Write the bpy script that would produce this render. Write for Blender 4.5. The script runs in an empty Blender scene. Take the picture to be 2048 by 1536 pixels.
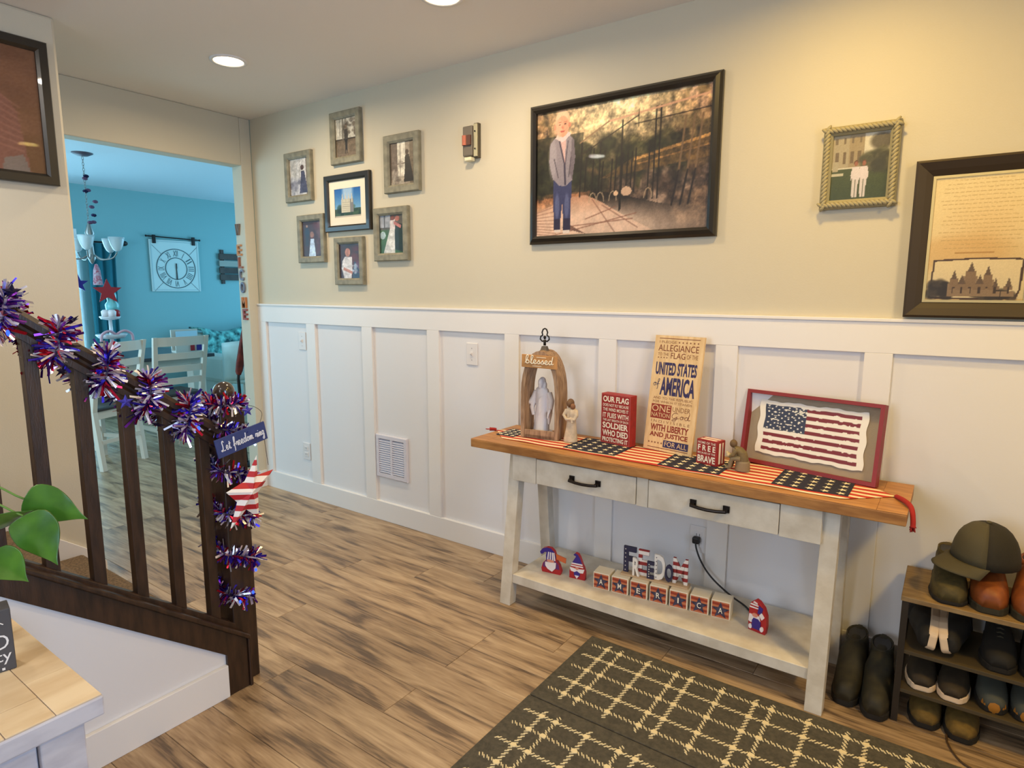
import bpy, bmesh, math, random
import numpy as np
from mathutils import Vector, Matrix

random.seed(7); np.random.seed(7)
SC = bpy.context.scene
COL = SC.collection
PI = math.pi
R = math.radians

# ------------------------------------------------------------------ camera, world, exposure, big lights
cam_d = bpy.data.cameras.new('camera'); cam = bpy.data.objects.new('camera', cam_d); COL.objects.link(cam)
cam.location = (3.8473, -2.4848, 1.3491)
cam.rotation_euler = (R(81.572), R(-0.174), R(35.348))
cam_d.sensor_width = 36.0; cam_d.lens = 36.0 * 1252.44 / 2048.0; cam_d.clip_start = 0.02
SC.camera = cam

SC.view_settings.view_transform = 'Standard'; SC.view_settings.look = 'None'
SC.view_settings.gamma = 1.0; SC.view_settings.use_curve_mapping = False
SC.view_settings.exposure = 0.29

wd = bpy.data.worlds.new('world'); SC.world = wd; wd.use_nodes = True
wd.node_tree.nodes['Background'].inputs[0].default_value = (0.55, 0.75, 1.0, 1)
wd.node_tree.nodes['Background'].inputs[1].default_value = 1.0

def area(name, loc, rot, sx, sy, power, color, spread=180):
    l = bpy.data.lights.new(name, 'AREA'); l.shape = 'RECTANGLE'; l.size = sx; l.size_y = sy
    l.energy = power; l.color = color; l.spread = R(spread)
    o = bpy.data.objects.new(name, l); COL.objects.link(o); o.location = loc; o.rotation_euler = rot
    return o
# daylight by the dining window and the entry door, plus added unseen sources
area('fill_entry', (2.55, -4.36, 1.55), (R(90), 0, 0), 1.2, 1.35, 27, (0.80, 0.88, 1.0))  # added lamp at an unseen window, cools the light from behind the camera
area('daylight_door', (5.66, -2.3, 1.25), (R(90), 0, R(90)), 0.95, 1.9, 18, (0.42, 0.64, 1.0), 110)
area('daylight_dining', (-3.80, -0.4, 1.15), (R(90), 0, R(-90)), 1.45, 1.55, 50, (0.34, 0.76, 1.0))
area('fill_dining_side', (-1.9, -2.56, 1.3), (R(90), 0, 0), 2.1, 1.7, 46, (0.46, 0.80, 1.0))  # added lamp, no window seen here; cool spill onto the wainscot
area('fill_dining_end', (-1.9, 3.26, 1.35), (R(90), 0, R(180)), 2.1, 1.7, 50, (0.24, 0.68, 1.0))  # added lamp on the unseen end wall, brightens the dining room

# ------------------------------------------------------------------ materials
def s2l(c):
    c = c / 255.0
    return c / 12.92 if c <= 0.04045 else ((c + 0.055) / 1.055) ** 2.4
def lin(c): return (s2l(c[0]), s2l(c[1]), s2l(c[2]), 1.0)
MATS = {}
def mat(name, c=(200, 200, 200), rough=0.5, metal=0.0, coat=0.0, var=0.0, vs=8.0, bump=0.0, bs=60.0, stretch=None, c2=None, sheen=0.0, emit=None, es=0.0, rnd=0.0):
    """principled material; var mixes c with c2 (or a darker c) by noise; stretch scales the noise space"""
    if name in MATS: return MATS[name]
    m = bpy.data.materials.new(name); m.use_nodes = True
    nt = m.node_tree; N = nt.nodes; L = nt.links; b = N['Principled BSDF']
    b.inputs['Base Color'].default_value = lin(c); b.inputs['Roughness'].default_value = rough
    b.inputs['Metallic'].default_value = metal; b.inputs['Coat Weight'].default_value = coat
    if sheen: b.inputs['Sheen Weight'].default_value = sheen
    if emit: b.inputs['Emission Color'].default_value = lin(emit); b.inputs['Emission Strength'].default_value = es
    tc = None
    if var or bump:
        tc = N.new('ShaderNodeTexCoord'); mp = N.new('ShaderNodeMapping'); L.new(tc.outputs['Object'], mp.inputs[0])
        if stretch: mp.inputs['Scale'].default_value = stretch
        if rnd:
            oi = N.new('ShaderNodeObjectInfo'); ml = N.new('ShaderNodeMath'); ml.operation = 'MULTIPLY'; ml.inputs[1].default_value = 37.0
            L.new(oi.outputs['Random'], ml.inputs[0]); L.new(ml.outputs[0], mp.inputs['Location'])
    if var:
        n = N.new('ShaderNodeTexNoise'); n.inputs['Scale'].default_value = vs; n.inputs['Detail'].default_value = 4
        L.new(mp.outputs[0], n.inputs['Vector'])
        rp = N.new('ShaderNodeValToRGB'); k = c2 or tuple(x * (1 - var) for x in c)
        rp.color_ramp.elements[0].position = 0.35; rp.color_ramp.elements[1].position = 0.65
        rp.color_ramp.elements[0].color = lin(k); rp.color_ramp.elements[1].color = lin(c)
        L.new(n.outputs['Fac'], rp.inputs[0])
        if rnd:
            hs = N.new('ShaderNodeHueSaturation'); oi2 = N.new('ShaderNodeObjectInfo'); mr = N.new('ShaderNodeMapRange')
            mr.inputs['To Min'].default_value = 1 - rnd; mr.inputs['To Max'].default_value = 1 + rnd
            L.new(oi2.outputs['Random'], mr.inputs[0]); L.new(mr.outputs[0], hs.inputs['Value']); L.new(rp.outputs[0], hs.inputs['Color'])
            L.new(hs.outputs[0], b.inputs['Base Color'])
        else: L.new(rp.outputs[0], b.inputs['Base Color'])
    if bump:
        n2 = N.new('ShaderNodeTexNoise'); n2.inputs['Scale'].default_value = bs; n2.inputs['Detail'].default_value = 3
        L.new(mp.outputs[0], n2.inputs['Vector'])
        bp = N.new('ShaderNodeBump'); bp.inputs['Strength'].default_value = bump; bp.inputs['Distance'].default_value = 0.004
        L.new(n2.outputs['Fac'], bp.inputs['Height']); L.new(bp.outputs[0], b.inputs['Normal'])
    MATS[name] = m
    return m

def stripes(name, d, period, c1, c2, off=0.0, duty=0.5, rough=0.7, wob=0.0):
    """printed / woven stripes across direction d, in the object's own space"""
    if name in MATS: return MATS[name]
    m = bpy.data.materials.new(name); m.use_nodes = True
    nt = m.node_tree; N = nt.nodes; L = nt.links; b = N['Principled BSDF']; b.inputs['Roughness'].default_value = rough
    tc = N.new('ShaderNodeTexCoord'); dp = N.new('ShaderNodeVectorMath'); dp.operation = 'DOT_PRODUCT'
    dp.inputs[1].default_value = tuple(x / period for x in d); L.new(tc.outputs['Object'], dp.inputs[0])
    ad = N.new('ShaderNodeMath'); ad.operation = 'ADD'; ad.inputs[1].default_value = off; L.new(dp.outputs['Value'], ad.inputs[0])
    src = ad
    if wob:
        n = N.new('ShaderNodeTexNoise'); n.inputs['Scale'].default_value = 18; L.new(tc.outputs['Object'], n.inputs['Vector'])
        ms = N.new('ShaderNodeMath'); ms.operation = 'MULTIPLY_ADD'; ms.inputs[1].default_value = wob; L.new(n.outputs['Fac'], ms.inputs[0]); L.new(ad.outputs[0], ms.inputs[2]); src = ms
    fr = N.new('ShaderNodeMath'); fr.operation = 'FRACT'; L.new(src.outputs[0], fr.inputs[0])
    gt = N.new('ShaderNodeMath'); gt.operation = 'GREATER_THAN'; gt.inputs[1].default_value = duty; L.new(fr.outputs[0], gt.inputs[0])
    mx = N.new('ShaderNodeMix'); mx.data_type = 'RGBA'; L.new(gt.outputs[0], mx.inputs[0]); mx.inputs[6].default_value = lin(c1); mx.inputs[7].default_value = lin(c2)
    L.new(mx.outputs[2], b.inputs['Base Color']); MATS[name] = m
    return m

def print_mat(name='print', rough=0.45):
    if name in MATS: return MATS[name]
    m = bpy.data.materials.new(name); m.use_nodes = True; N = m.node_tree.nodes
    a = N.new('ShaderNodeAttribute'); a.attribute_name = 'Col'; b = N['Principled BSDF']; b.inputs['Roughness'].default_value = rough
    m.node_tree.links.new(a.outputs['Color'], b.inputs['Base Color']); MATS[name] = m
    return m
def glass_mat(name='glass', tint=(255, 255, 255), rough=0.02, ior=1.12):
    if name in MATS: return MATS[name]
    m = bpy.data.materials.new(name); m.use_nodes = True; nt = m.node_tree; N = nt.nodes; L = nt.links
    N.remove(N['Principled BSDF']); t = N.new('ShaderNodeBsdfTransparent'); t.inputs[0].default_value = lin(tint)
    g = N.new('ShaderNodeBsdfGlossy'); g.inputs['Roughness'].default_value = rough
    f = N.new('ShaderNodeFresnel'); f.inputs[0].default_value = ior; mx = N.new('ShaderNodeMixShader')
    L.new(f.outputs[0], mx.inputs[0]); L.new(t.outputs[0], mx.inputs[1]); L.new(g.outputs[0], mx.inputs[2])
    L.new(mx.outputs[0], N['Material Output'].inputs[0]); MATS[name] = m
    return m
def emit_mat(name, c, s):
    if name in MATS: return MATS[name]
    m = bpy.data.materials.new(name); m.use_nodes = True; nt = m.node_tree; N = nt.nodes
    N.remove(N['Principled BSDF']); e = N.new('ShaderNodeEmission'); e.inputs[0].default_value = lin(c); e.inputs[1].default_value = s
    nt.links.new(e.outputs[0], N['Material Output'].inputs[0]); MATS[name] = m
    return m

# ------------------------------------------------------------------ mesh builder
WL = {}
class MB:
    def __init__(s): s.v = []; s.f = []; s.mi = []; s.m = 0
    def add(s, vs, fs):
        k = len(s.v); s.v += [tuple(p) for p in vs]; s.f += [tuple(i + k for i in f) for f in fs]; s.mi += [s.m] * len(fs); return s
    def box(s, x0, x1, y0, y1, z0, z1):
        return s.add([(x0,y0,z0),(x1,y0,z0),(x1,y1,z0),(x0,y1,z0),(x0,y0,z1),(x1,y0,z1),(x1,y1,z1),(x0,y1,z1)],
                     [(0,3,2,1),(4,5,6,7),(0,1,5,4),(1,2,6,5),(2,3,7,6),(3,0,4,7)])
    def fbox(s, fr, u0, u1, v0, v1, w0, w1):
        k = len(s.v); s.box(u0, u1, v0, v1, w0, w1); s.v[k:] = [tuple(fr(*p)) for p in s.v[k:]]; return s
    def hexa(s, lo, hi):            # two quads of 4 points
        return s.add(list(lo) + list(hi), [(0,3,2,1),(4,5,6,7),(0,1,5,4),(1,2,6,5),(2,3,7,6),(3,0,4,7)])
    def prism(s, pts, w0, w1, fr):
        n = len(pts); vs = [fr(u, v, w0) for u, v in pts] + [fr(u, v, w1) for u, v in pts]
        return s.add(vs, [tuple(range(n))[::-1], tuple(range(n, 2*n))] + [(i, (i+1) % n, n + (i+1) % n, n + i) for i in range(n)])
    def face(s, pts, fr, w): return s.add([fr(u, v, w) for u, v in pts], [tuple(range(len(pts)))])
    def loft(s, rings, cap=True, closed=False):
        n = len(rings[0]); vs = [p for r in rings for p in r]; fs = []
        m = len(rings)
        for i in range(m if closed else m - 1):
            a = i * n; b = ((i + 1) % m) * n
            for j in range(n): fs.append((a + j, a + (j+1) % n, b + (j+1) % n, b + j))
        if cap and not closed: fs += [tuple(range(n))[::-1], tuple(range((m-1)*n, m*n))]
        return s.add(vs, fs)
    def tube(s, pts, r, n=8, closed=False, sq=False):
        P = [Vector(p) for p in pts]; m = len(P); rings = []; up = None
        for i in range(m):
            a = P[(i - 1) % m] if (closed or i > 0) else P[0]; b = P[(i + 1) % m] if (closed or i < m - 1) else P[-1]
            t = (b - a).normalized()
            if up is None:
                up = Vector((0, 0, 1)) if abs(t.z) < 0.9 else Vector((1, 0, 0))
            x = t.cross(up);
            if x.length < 1e-6: x = t.cross(Vector((0.3, 1, 0.2)))
            x.normalize(); y = x.cross(t).normalized(); up = y
            rr = r[i] if isinstance(r, (list, tuple)) else r
            rings.append([P[i] + x * (rr * math.cos(2*PI*k/n + (PI/4 if sq else 0))) + y * (rr * math.sin(2*PI*k/n + (PI/4 if sq else 0))) for k in range(n)])
        return s.loft(rings, True, closed)
    def lathe(s, prof, c=(0, 0, 0), n=20, sx=1, sy=1):
        return s.loft([[(c[0] + r*sx*math.cos(2*PI*k/n), c[1] + r*sy*math.sin(2*PI*k/n), c[2] + z) for k in range(n)] for r, z in prof])
    def ell(s, c, r, n=14, m=9, M=None):
        rings = []
        for i in range(m + 1):
            a = -PI/2 + PI * (0.02 + 0.96 * i / m)
            ring = [Vector((r[0]*math.cos(a)*math.cos(2*PI*k/n), r[1]*math.cos(a)*math.sin(2*PI*k/n), r[2]*math.sin(a))) for k in range(n)]
            if M: ring = [M @ p for p in ring]
            rings.append([p + Vector(c) for p in ring])
        return s.loft(rings)
    def xf(s, k, M): s.v[k:] = [tuple(M @ Vector(p)) for p in s.v[k:]]; return s
    def obj(s, name, mats, parent=None, smooth=False, bevel=0.0, remesh=0.0, subs=0):
        off = Vector(WL[parent.name]) if parent is not None else None
        if parent is None:
            xs = np.array(s.v); lo = xs.min(0); hi = xs.max(0); off = Vector(((lo[0]+hi[0])/2, (lo[1]+hi[1])/2, lo[2]))
        me = bpy.data.meshes.new(name); me.from_pydata([tuple(Vector(p) - off) for p in s.v], [], s.f)
        if not isinstance(mats, (list, tuple)): mats = [mats]
        for m in mats: me.materials.append(m)
        if len(mats) > 1: me.polygons.foreach_set('material_index', s.mi)
        if smooth: me.polygons.foreach_set('use_smooth', [True] * len(me.polygons))
        me.update()
        o = bpy.data.objects.new(name, me); COL.objects.link(o)
        if parent is not None: o.parent = parent
        else: o.location = off
        WL[o.name] = tuple(off)
        if bevel:
            b = o.modifiers.new('bevel', 'BEVEL'); b.width = bevel; b.segments = 2; b.limit_method = 'ANGLE'
        if remesh:
            r = o.modifiers.new('remesh', 'REMESH'); r.mode = 'VOXEL'; r.voxel_size = remesh; r.use_smooth_shade = True
            sm = o.modifiers.new('smooth', 'SMOOTH'); sm.factor = 0.5; sm.iterations = 3
        if subs:
            q = o.modifiers.new('subs', 'SUBSURF'); q.levels = subs; q.render_levels = subs
        return o

def tag(o, label=None, cat=None, group=None, kind=None):
    if label: o['label'] = label
    if cat: o['category'] = cat
    if group: o['group'] = group
    if kind: o['kind'] = kind
    return o
def thing(name, label, cat, loc=(0, 0, 0), group=None):
    o = bpy.data.objects.new(name, None); COL.objects.link(o); o.location = loc; o.empty_display_size = 0.05
    WL[o.name] = tuple(loc); return tag(o, label, cat, group)
def setting(o): o['kind'] = 'structure'; return o
def snode(name, loc=(0, 0, 0)):
    o = bpy.data.objects.new(name, None); COL.objects.link(o); o.location = loc; WL[o.name] = tuple(loc); o['kind'] = 'structure'; return o
def place(t, loc, rz=0, rx=0, ry=0):
    t.location = loc; t.rotation_euler = (rx, ry, rz); return t
def copy_tree(o, parent=None):
    c = o.copy(); COL.objects.link(c)
    if parent is not None: c.parent = parent
    for ch in list(o.children): copy_tree(ch, c)
    return c
def plane(o, U, V):
    o = Vector(o); U = Vector(U).normalized(); V = Vector(V).normalized(); Nn = U.cross(V).normalized()
    return lambda u, v, w: o + U*u + V*v + Nn*w
WALL = lambda u, v, w: Vector((u, -w, v))          # on the right-hand wall, w out of it
XY = lambda u, v, w: Vector((u, v, w))

def star2(cx, cy, ro, ri=None, rot=PI/2, n=5):
    ri = ri or ro * 0.4; p = []
    for i in range(2*n):
        r = ro if i % 2 == 0 else ri; a = rot + PI*i/n
        p.append((cx + r*math.cos(a), cy + r*math.sin(a)))
    return p

# text -> flat polygons fitted in a rectangle
_TX = {}
def glyphs(s, bold=0.0, ext=0.0):
    key = (s, bold, ext)
    if key in _TX: return _TX[key]
    c = bpy.data.curves.new('tx', 'FONT'); c.body = s; c.offset = bold; c.extrude = ext; c.resolution_u = 3
    o = bpy.data.objects.new('tx', c); COL.objects.link(o)
    dg = bpy.context.evaluated_depsgraph_get(); me = bpy.data.meshes.new_from_object(o.evaluated_get(dg))
    v = np.array([tuple(p.co) for p in me.vertices]); f = [tuple(p.vertices) for p in me.polygons]
    bpy.data.objects.remove(o); bpy.data.curves.remove(c); bpy.data.meshes.remove(me)
    _TX[key] = (v, f); return v, f
def txt(mb, s, fr, u0, u1, v0, v1, w, bold=0.0, shear=0.0, ext=0.0):
    v, f = glyphs(s, bold, 0.5 if ext else 0.0)
    lo = v.min(0); hi = v.max(0); q = []
    for p in v:
        a = (p[0]-lo[0])/(hi[0]-lo[0]); b = (p[1]-lo[1])/(hi[1]-lo[1])
        d = w + (ext * (p[2] + 0.5) if ext else 0)
        q.append(fr(u0 + a*(u1-u0) + shear*b*(v1-v0), v0 + b*(v1-v0), d))
    mb.add(q, f)

# hand lettering: single strokes, x-height 1
STROKES = {
 'b': (0.75, [[(0,0.1),(0.25,0.8),(0.45,1.9),(0.3,2.1),(0.15,1.6),(0.15,0.3),(0.35,0),(0.6,0.3),(0.5,0.8),(0.25,0.7)]]),
 'l': (0.45, [[(0,0.1),(0.25,0.9),(0.42,1.9),(0.28,2.1),(0.15,1.6),(0.17,0.2),(0.32,0),(0.5,0.2)]]),
 'e': (0.6, [[(0,0.25),(0.35,0.5),(0.4,0.85),(0.2,0.95),(0.08,0.5),(0.2,0.05),(0.4,0.05),(0.65,0.35)]]),
 's': (0.55, [[(0,0.15),(0.3,1.0),(0.3,0.75),(0.42,0.4),(0.3,0.05),(0.1,0.1)],[(0.3,0.05),(0.6,0.3)]]),
 'd': (0.7, [[(0.45,0.85),(0.2,0.95),(0.06,0.45),(0.2,0.02),(0.42,0.4),(0.62,2.0)],[(0.62,2.0),(0.5,0.6),(0.52,0.1),(0.75,0.3)]]),
 'L': (1.0, [[(0.75,1.8),(0.6,2.1),(0.42,1.8),(0.45,0.9),(0.3,0.1),(0.1,0.0),(0.05,0.2),(0.25,0.25),(0.55,0.02),(0.85,0.1)]]),
 't': (0.5, [[(0,0.2),(0.22,0.9),(0.28,1.6)],[(0.28,1.6),(0.2,0.3),(0.32,0),(0.5,0.2)],[(0.05,1.1),(0.48,1.15)]]),
 'f': (0.55, [[(0,0.2),(0.3,1.1),(0.45,1.9),(0.32,2.1),(0.2,1.5),(0.2,-0.6),(0.05,-0.8)],[(0.05,0.5),(0.5,0.6)]]),
 'r': (0.5, [[(0,0.2),(0.15,0.95),(0.12,0.7),(0.38,0.9),(0.33,0.3),(0.42,0.02),(0.55,0.2)]]),
 'o': (0.6, [[(0.25,0.95),(0.06,0.5),(0.22,0.03),(0.46,0.45),(0.28,0.95),(0.62,0.75)]]),
 'm': (0.85, [[(0,0.05),(0.1,0.9),(0.1,0.05),(0.28,0.9),(0.36,0.8),(0.34,0.05),(0.52,0.9),(0.64,0.8),(0.62,0.1),(0.85,0.25)]]),
 'i': (0.35, [[(0,0.2),(0.16,0.9),(0.14,0.15),(0.35,0.2)],[(0.18,1.3),(0.2,1.4)]]),
 'n': (0.6, [[(0,0.05),(0.1,0.9),(0.1,0.05),(0.3,0.9),(0.4,0.8),(0.38,0.1),(0.6,0.25)]]),
 'g': (0.6, [[(0.42,0.85),(0.2,0.95),(0.06,0.5),(0.2,0.1),(0.42,0.5)],[(0.44,0.95),(0.38,-0.6),(0.2,-0.85),(0.1,-0.6),(0.55,0.15)]]),
 'G': (1.1, [[(0.85,1.6),(0.6,1.9),(0.25,1.4),(0.15,0.5),(0.4,0.1),(0.75,0.6)],[(0.8,0.8),(0.65,-0.4),(0.3,-0.7),(0.2,-0.4),(1.0,0.3)]]),
 ' ': (0.5, []),
 'y': (0.6, [[(0.05,0.9),(0.1,0.3),(0.25,0.1),(0.42,0.6)],[(0.45,0.95),(0.35,-0.5),(0.15,-0.8),(0.0,-0.5)]]),
}
def smooth_pts(p, k=4):
    q = []; n = len(p)
    for i in range(n - 1):
        a = p[max(i-1, 0)]; b = p[i]; c = p[i+1]; d = p[min(i+2, n-1)]
        for j in range(k):
            t = j / k
            q.append(tuple(0.5*((2*b[m]) + (-a[m]+c[m])*t + (2*a[m]-5*b[m]+4*c[m]-d[m])*t*t + (-a[m]+3*b[m]-3*c[m]+d[m])*t**3) for m in range(len(b))))
    q.append(tuple(p[-1])); return q
def script(mb, s, fr, u0, u1, v0, xh, w, r):
    tot = sum(STROKES[c][0] for c in s); k = (u1 - u0) / tot; x = u0
    for c in s:
        a, st = STROKES[c]
        for g in st:
            mb.tube([fr(x + p[0]*k, v0 + p[1]*xh, w) for p in smooth_pts(g)], r, 5)
        x += a * k

# painted prints: a raster that becomes vertex colours of a fine grid (v up)
class Pic:
    def __init__(s, w, h, c):
        s.w = w; s.h = h; s.a = np.ones((h, w, 3)) * np.array(c, float)
        s.V, s.U = np.meshgrid(np.linspace(0, 1, h), np.linspace(0, 1, w), indexing='ij')
    def mix(s, m, c, a=1.0):
        m = (m * a)[..., None]; s.a = s.a * (1 - m) + np.array(c, float) * m; return s
    def grad(s, c0, c1, v0=0.0, v1=1.0):
        t = np.clip((s.V - v0) / (v1 - v0), 0, 1)[..., None]; m = ((s.V >= v0) & (s.V <= v1))[..., None]
        s.a = np.where(m, np.array(c0, float)*(1-t) + np.array(c1, float)*t, s.a); return s
    def poly(s, pts, c, a=1.0):
        m = np.zeros(s.U.shape, bool); n = len(pts)
        for i in range(n):
            x1, y1 = pts[i]; x2, y2 = pts[(i+1) % n]
            if y1 == y2: continue
            m ^= ((y1 > s.V) != (y2 > s.V)) & (s.U < (x2-x1)*(s.V-y1)/(y2-y1) + x1)
        return s.mix(m.astype(float), c, a)
    def rect(s, u0, u1, v0, v1, c, a=1.0): return s.mix(((s.U >= u0) & (s.U <= u1) & (s.V >= v0) & (s.V <= v1)).astype(float), c, a)
    def ell(s, cu, cv, ru, rv, c, a=1.0, soft=0.0):
        d = np.sqrt(((s.U-cu)/ru)**2 + ((s.V-cv)/rv)**2)
        m = (d <= 1).astype(float) if not soft else np.clip((1 + soft - d) / soft, 0, 1) if soft < 1 else np.clip(1 - d/ (1+soft), 0, 1)
        return s.mix(m, c, a)
    def line(s, p, q, wd, c, a=1.0):
        p = np.array(p, float); q = np.array(q, float); d = q - p; l2 = (d**2).sum()
        asp = s.h / s.w
        t = np.clip(((s.U-p[0])*d[0] + (s.V-p[1])*d[1]) / l2, 0, 1)
        dist = np.sqrt((s.U-p[0]-t*d[0])**2 + ((s.V-p[1]-t*d[1])*asp)**2)
        return s.mix(np.clip(1.5 - dist/wd, 0, 1), c, a)
    def spots(s, n, box, cols, r0, r1, a=0.6, rs=None):
        rg = np.random.RandomState(rs or 3)
        for i in range(n):
            u = box[0] + rg.rand()*(box[1]-box[0]); v = box[2] + rg.rand()*(box[3]-box[2]); r = r0 + rg.rand()*(r1-r0)
            s.ell(u, v, r, r*(0.5+rg.rand())*s.w/s.h, cols[rg.randint(len(cols))], a, 0.6)
        return s
    def fbm(s, amp, sc=24, rs=1, box=None):
        rg = np.random.RandomState(rs); t = np.zeros((s.h, s.w)); k = sc; a = 1.0
        for o_ in range(4):
            nx = max(2, int(k)); ny = max(2, int(k*s.h/s.w)); g_ = rg.rand(ny+1, nx+1) - 0.5
            yy = np.linspace(0, ny-0.001, s.h); xx = np.linspace(0, nx-0.001, s.w); y0 = yy.astype(int); x0 = xx.astype(int); fy = (yy-y0)[:, None]; fx = (xx-x0)[None, :]
            t += a*((g_[y0][:, x0]*(1-fx) + g_[y0][:, x0+1]*fx)*(1-fy) + (g_[y0+1][:, x0]*(1-fx) + g_[y0+1][:, x0+1]*fx)*fy); k *= 2; a *= 0.75
        m = 1.0 if box is None else ((s.U >= box[0]) & (s.U <= box[1]) & (s.V >= box[2]) & (s.V <= box[3]))
        s.a = np.clip(s.a*(1 + (2*amp*t*m)[..., None]), 0, 255); return s
    def noise(s, amp, rs=1): s.a = np.clip(s.a + (np.random.RandomState(rs).rand(s.h, s.w, 1) - 0.5)*2*amp, 0, 255); return s
def printed(name, pic, fr, u0, u1, v0, v1, w, parent, mt=None, warp=None):
    W, H = pic.w, pic.h; me = bpy.data.meshes.new(name); off = Vector(WL[parent.name])
    vs = []
    for j in range(H):
        for i in range(W):
            a = i/(W-1); b = j/(H-1)
            if warp: a, b = warp(a, b)
            vs.append(tuple(fr(u0 + a*(u1-u0), v0 + b*(v1-v0), w) - off))
    fs = [(j*W+i, j*W+i+1, (j+1)*W+i+1, (j+1)*W+i) for j in range(H-1) for i in range(W-1)]
    me.from_pydata(vs, [], fs); c = np.clip(pic.a, 0, 255) / 255.0
    c = np.where(c <= 0.04045, c/12.92, ((c+0.055)/1.055)**2.4)
    at = me.color_attributes.new('Col', 'FLOAT_COLOR', 'POINT')
    at.data.foreach_set('color', np.concatenate([c.reshape(-1, 3), np.ones((W*H, 1))], 1).ravel().astype(np.float32))
    me.materials.append(mt or print_mat()); o = bpy.data.objects.new(name, me); COL.objects.link(o); o.parent = parent; WL[o.name] = tuple(off)
    return o
def mould(mb, fr, u0, u1, v0, v1, prof):
    rings = [[fr(u0+i, v0+i, h), fr(u1-i, v0+i, h), fr(u1-i, v1-i, h), fr(u0+i, v1-i, h)] for i, h in prof]
    return mb.loft(rings, cap=False)

# ------------------------------------------------------------------ the setting
paint = mat('greige_paint', (205, 197, 176), 0.75, bump=0.08, bs=180)
white = mat('white_trim_paint', (232, 229, 226), 0.42)
panelm = mat('white_panel_paint', (228, 226, 226), 0.5, bump=0.05, bs=120)
ceilm = mat('ceiling_paint', (236, 228, 218), 0.9, bump=0.12, bs=140)
teal = mat('teal_wall_paint', (128, 172, 174), 0.75)
dceil = mat('dining_ceiling_paint', (205, 215, 220), 0.9)
def plank_material():
    m = bpy.data.materials.new('plank'); m.use_nodes = True; nt = m.node_tree; N = nt.nodes; L = nt.links; b = N['Principled BSDF']; b.inputs['Roughness'].default_value = 0.40
    tc = N.new('ShaderNodeTexCoord'); oi = N.new('ShaderNodeObjectInfo'); ml = N.new('ShaderNodeMath'); ml.operation = 'MULTIPLY'; ml.inputs[1].default_value = 41.0; L.new(oi.outputs['Random'], ml.inputs[0])
    def nz(sc, scale, det, dist):
        mp = N.new('ShaderNodeMapping'); mp.inputs['Scale'].default_value = sc; L.new(tc.outputs['Object'], mp.inputs[0]); L.new(ml.outputs[0], mp.inputs['Location'])
        n = N.new('ShaderNodeTexNoise'); n.inputs['Scale'].default_value = scale; n.inputs['Detail'].default_value = det; n.inputs['Distortion'].default_value = dist; L.new(mp.outputs[0], n.inputs['Vector']); return n
    a = nz((0.8, 6.5, 1), 3.2, 6, 0.7); c = nz((1.2, 18.0, 1), 9.0, 4, 0.2)
    ad = N.new('ShaderNodeMath'); ad.operation = 'MULTIPLY_ADD'; ad.inputs[1].default_value = 0.35; L.new(c.outputs['Fac'], ad.inputs[0]); L.new(a.outputs['Fac'], ad.inputs[2])
    rp = N.new('ShaderNodeValToRGB'); e = rp.color_ramp.elements; e[0].position = 0.50; e[0].color = lin((98, 79, 61)); e[1].position = 0.88; e[1].color = lin((190, 164, 131)); q = e.new(0.64); q.color = lin((154, 128, 98)); L.new(ad.outputs[0], rp.inputs[0])
    hs = N.new('ShaderNodeHueSaturation'); mr = N.new('ShaderNodeMapRange'); mr.inputs['To Min'].default_value = 0.93; mr.inputs['To Max'].default_value = 1.08
    L.new(oi.outputs['Random'], mr.inputs[0]); L.new(mr.outputs[0], hs.inputs['Value']); L.new(rp.outputs[0], hs.inputs['Color']); L.new(hs.outputs[0], b.inputs['Base Color'])
    bp = N.new('ShaderNodeBump'); bp.inputs['Strength'].default_value = 0.06; bp.inputs['Distance'].default_value = 0.003; L.new(c.outputs['Fac'], bp.inputs['Height']); L.new(bp.outputs[0], b.inputs['Normal']); MATS['plank'] = m
    return m
plankm = plank_material()
subm = mat('plank_gap', (84, 66, 48), 0.8)
carpet = mat('stair_carpet', (120, 98, 72), 0.95, var=0.3, vs=120, bump=0.6, bs=260)
darkwood = mat('espresso_wood', (64, 43, 29), 0.38, var=0.35, vs=7, stretch=(9, 9, 1.5), bump=0.12, bs=40)
blackm = mat('black_paint', (22, 19, 16), 0.45)

H = 2.44
# floor with its planks
fl = setting(MB().box(-3.87, 5.7, -4.4, 3.3, -0.06, -0.004).obj('floor', subm))
PM = {}
def plank(x0, x1, y0, y1):
    key = (round(x1-x0, 3), round(y1-y0, 3))
    if key not in PM:
        a, b = key[0]/2, key[1]/2; g = 0.0006
        me = bpy.data.meshes.new('plank'); mb = MB(); e = 0.0008
        lo = [(-a, -b, 0), (a, -b, 0), (a, b, 0), (-a, b, 0)]
        mb.loft([[(x*(1-g/a), y*(1-g/b), z) for x, y, z in lo], [(x*(1-g/a), y*(1-g/b), 0.003) for x, y, z in lo], [(x*(1-(g+e)/a), y*(1-(g+e)/b), 0.004) for x, y, z in lo]])
        me.from_pydata(mb.v, [], mb.f); me.materials.append(plankm); PM[key] = me
    o = bpy.data.objects.new('plank', PM[key]); COL.objects.link(o); o.parent = fl
    o.location = (Vector(((x0+x1)/2, (y0+y1)/2, -0.004)) - Vector(WL['floor']))
def plank_area(x0, x1, y0, y1, pw=0.152, pl=1.22):
    y = y1
    while y > y0 + 0.01:
        yb = max(y - pw, y0); x = x0 - random.choice([0, .3, .45, .6, .8, .95])
        while x < x1:
            a, b = max(x, x0), min(x + pl, x1)
            if b - a > 0.02: plank(a, b, yb, y)
            x += pl
        y = yb
plank_area(0.0, 4.7, -2.7, 0.0)
plank_area(-3.75, 0.0, -2.5, 2.4)

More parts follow.
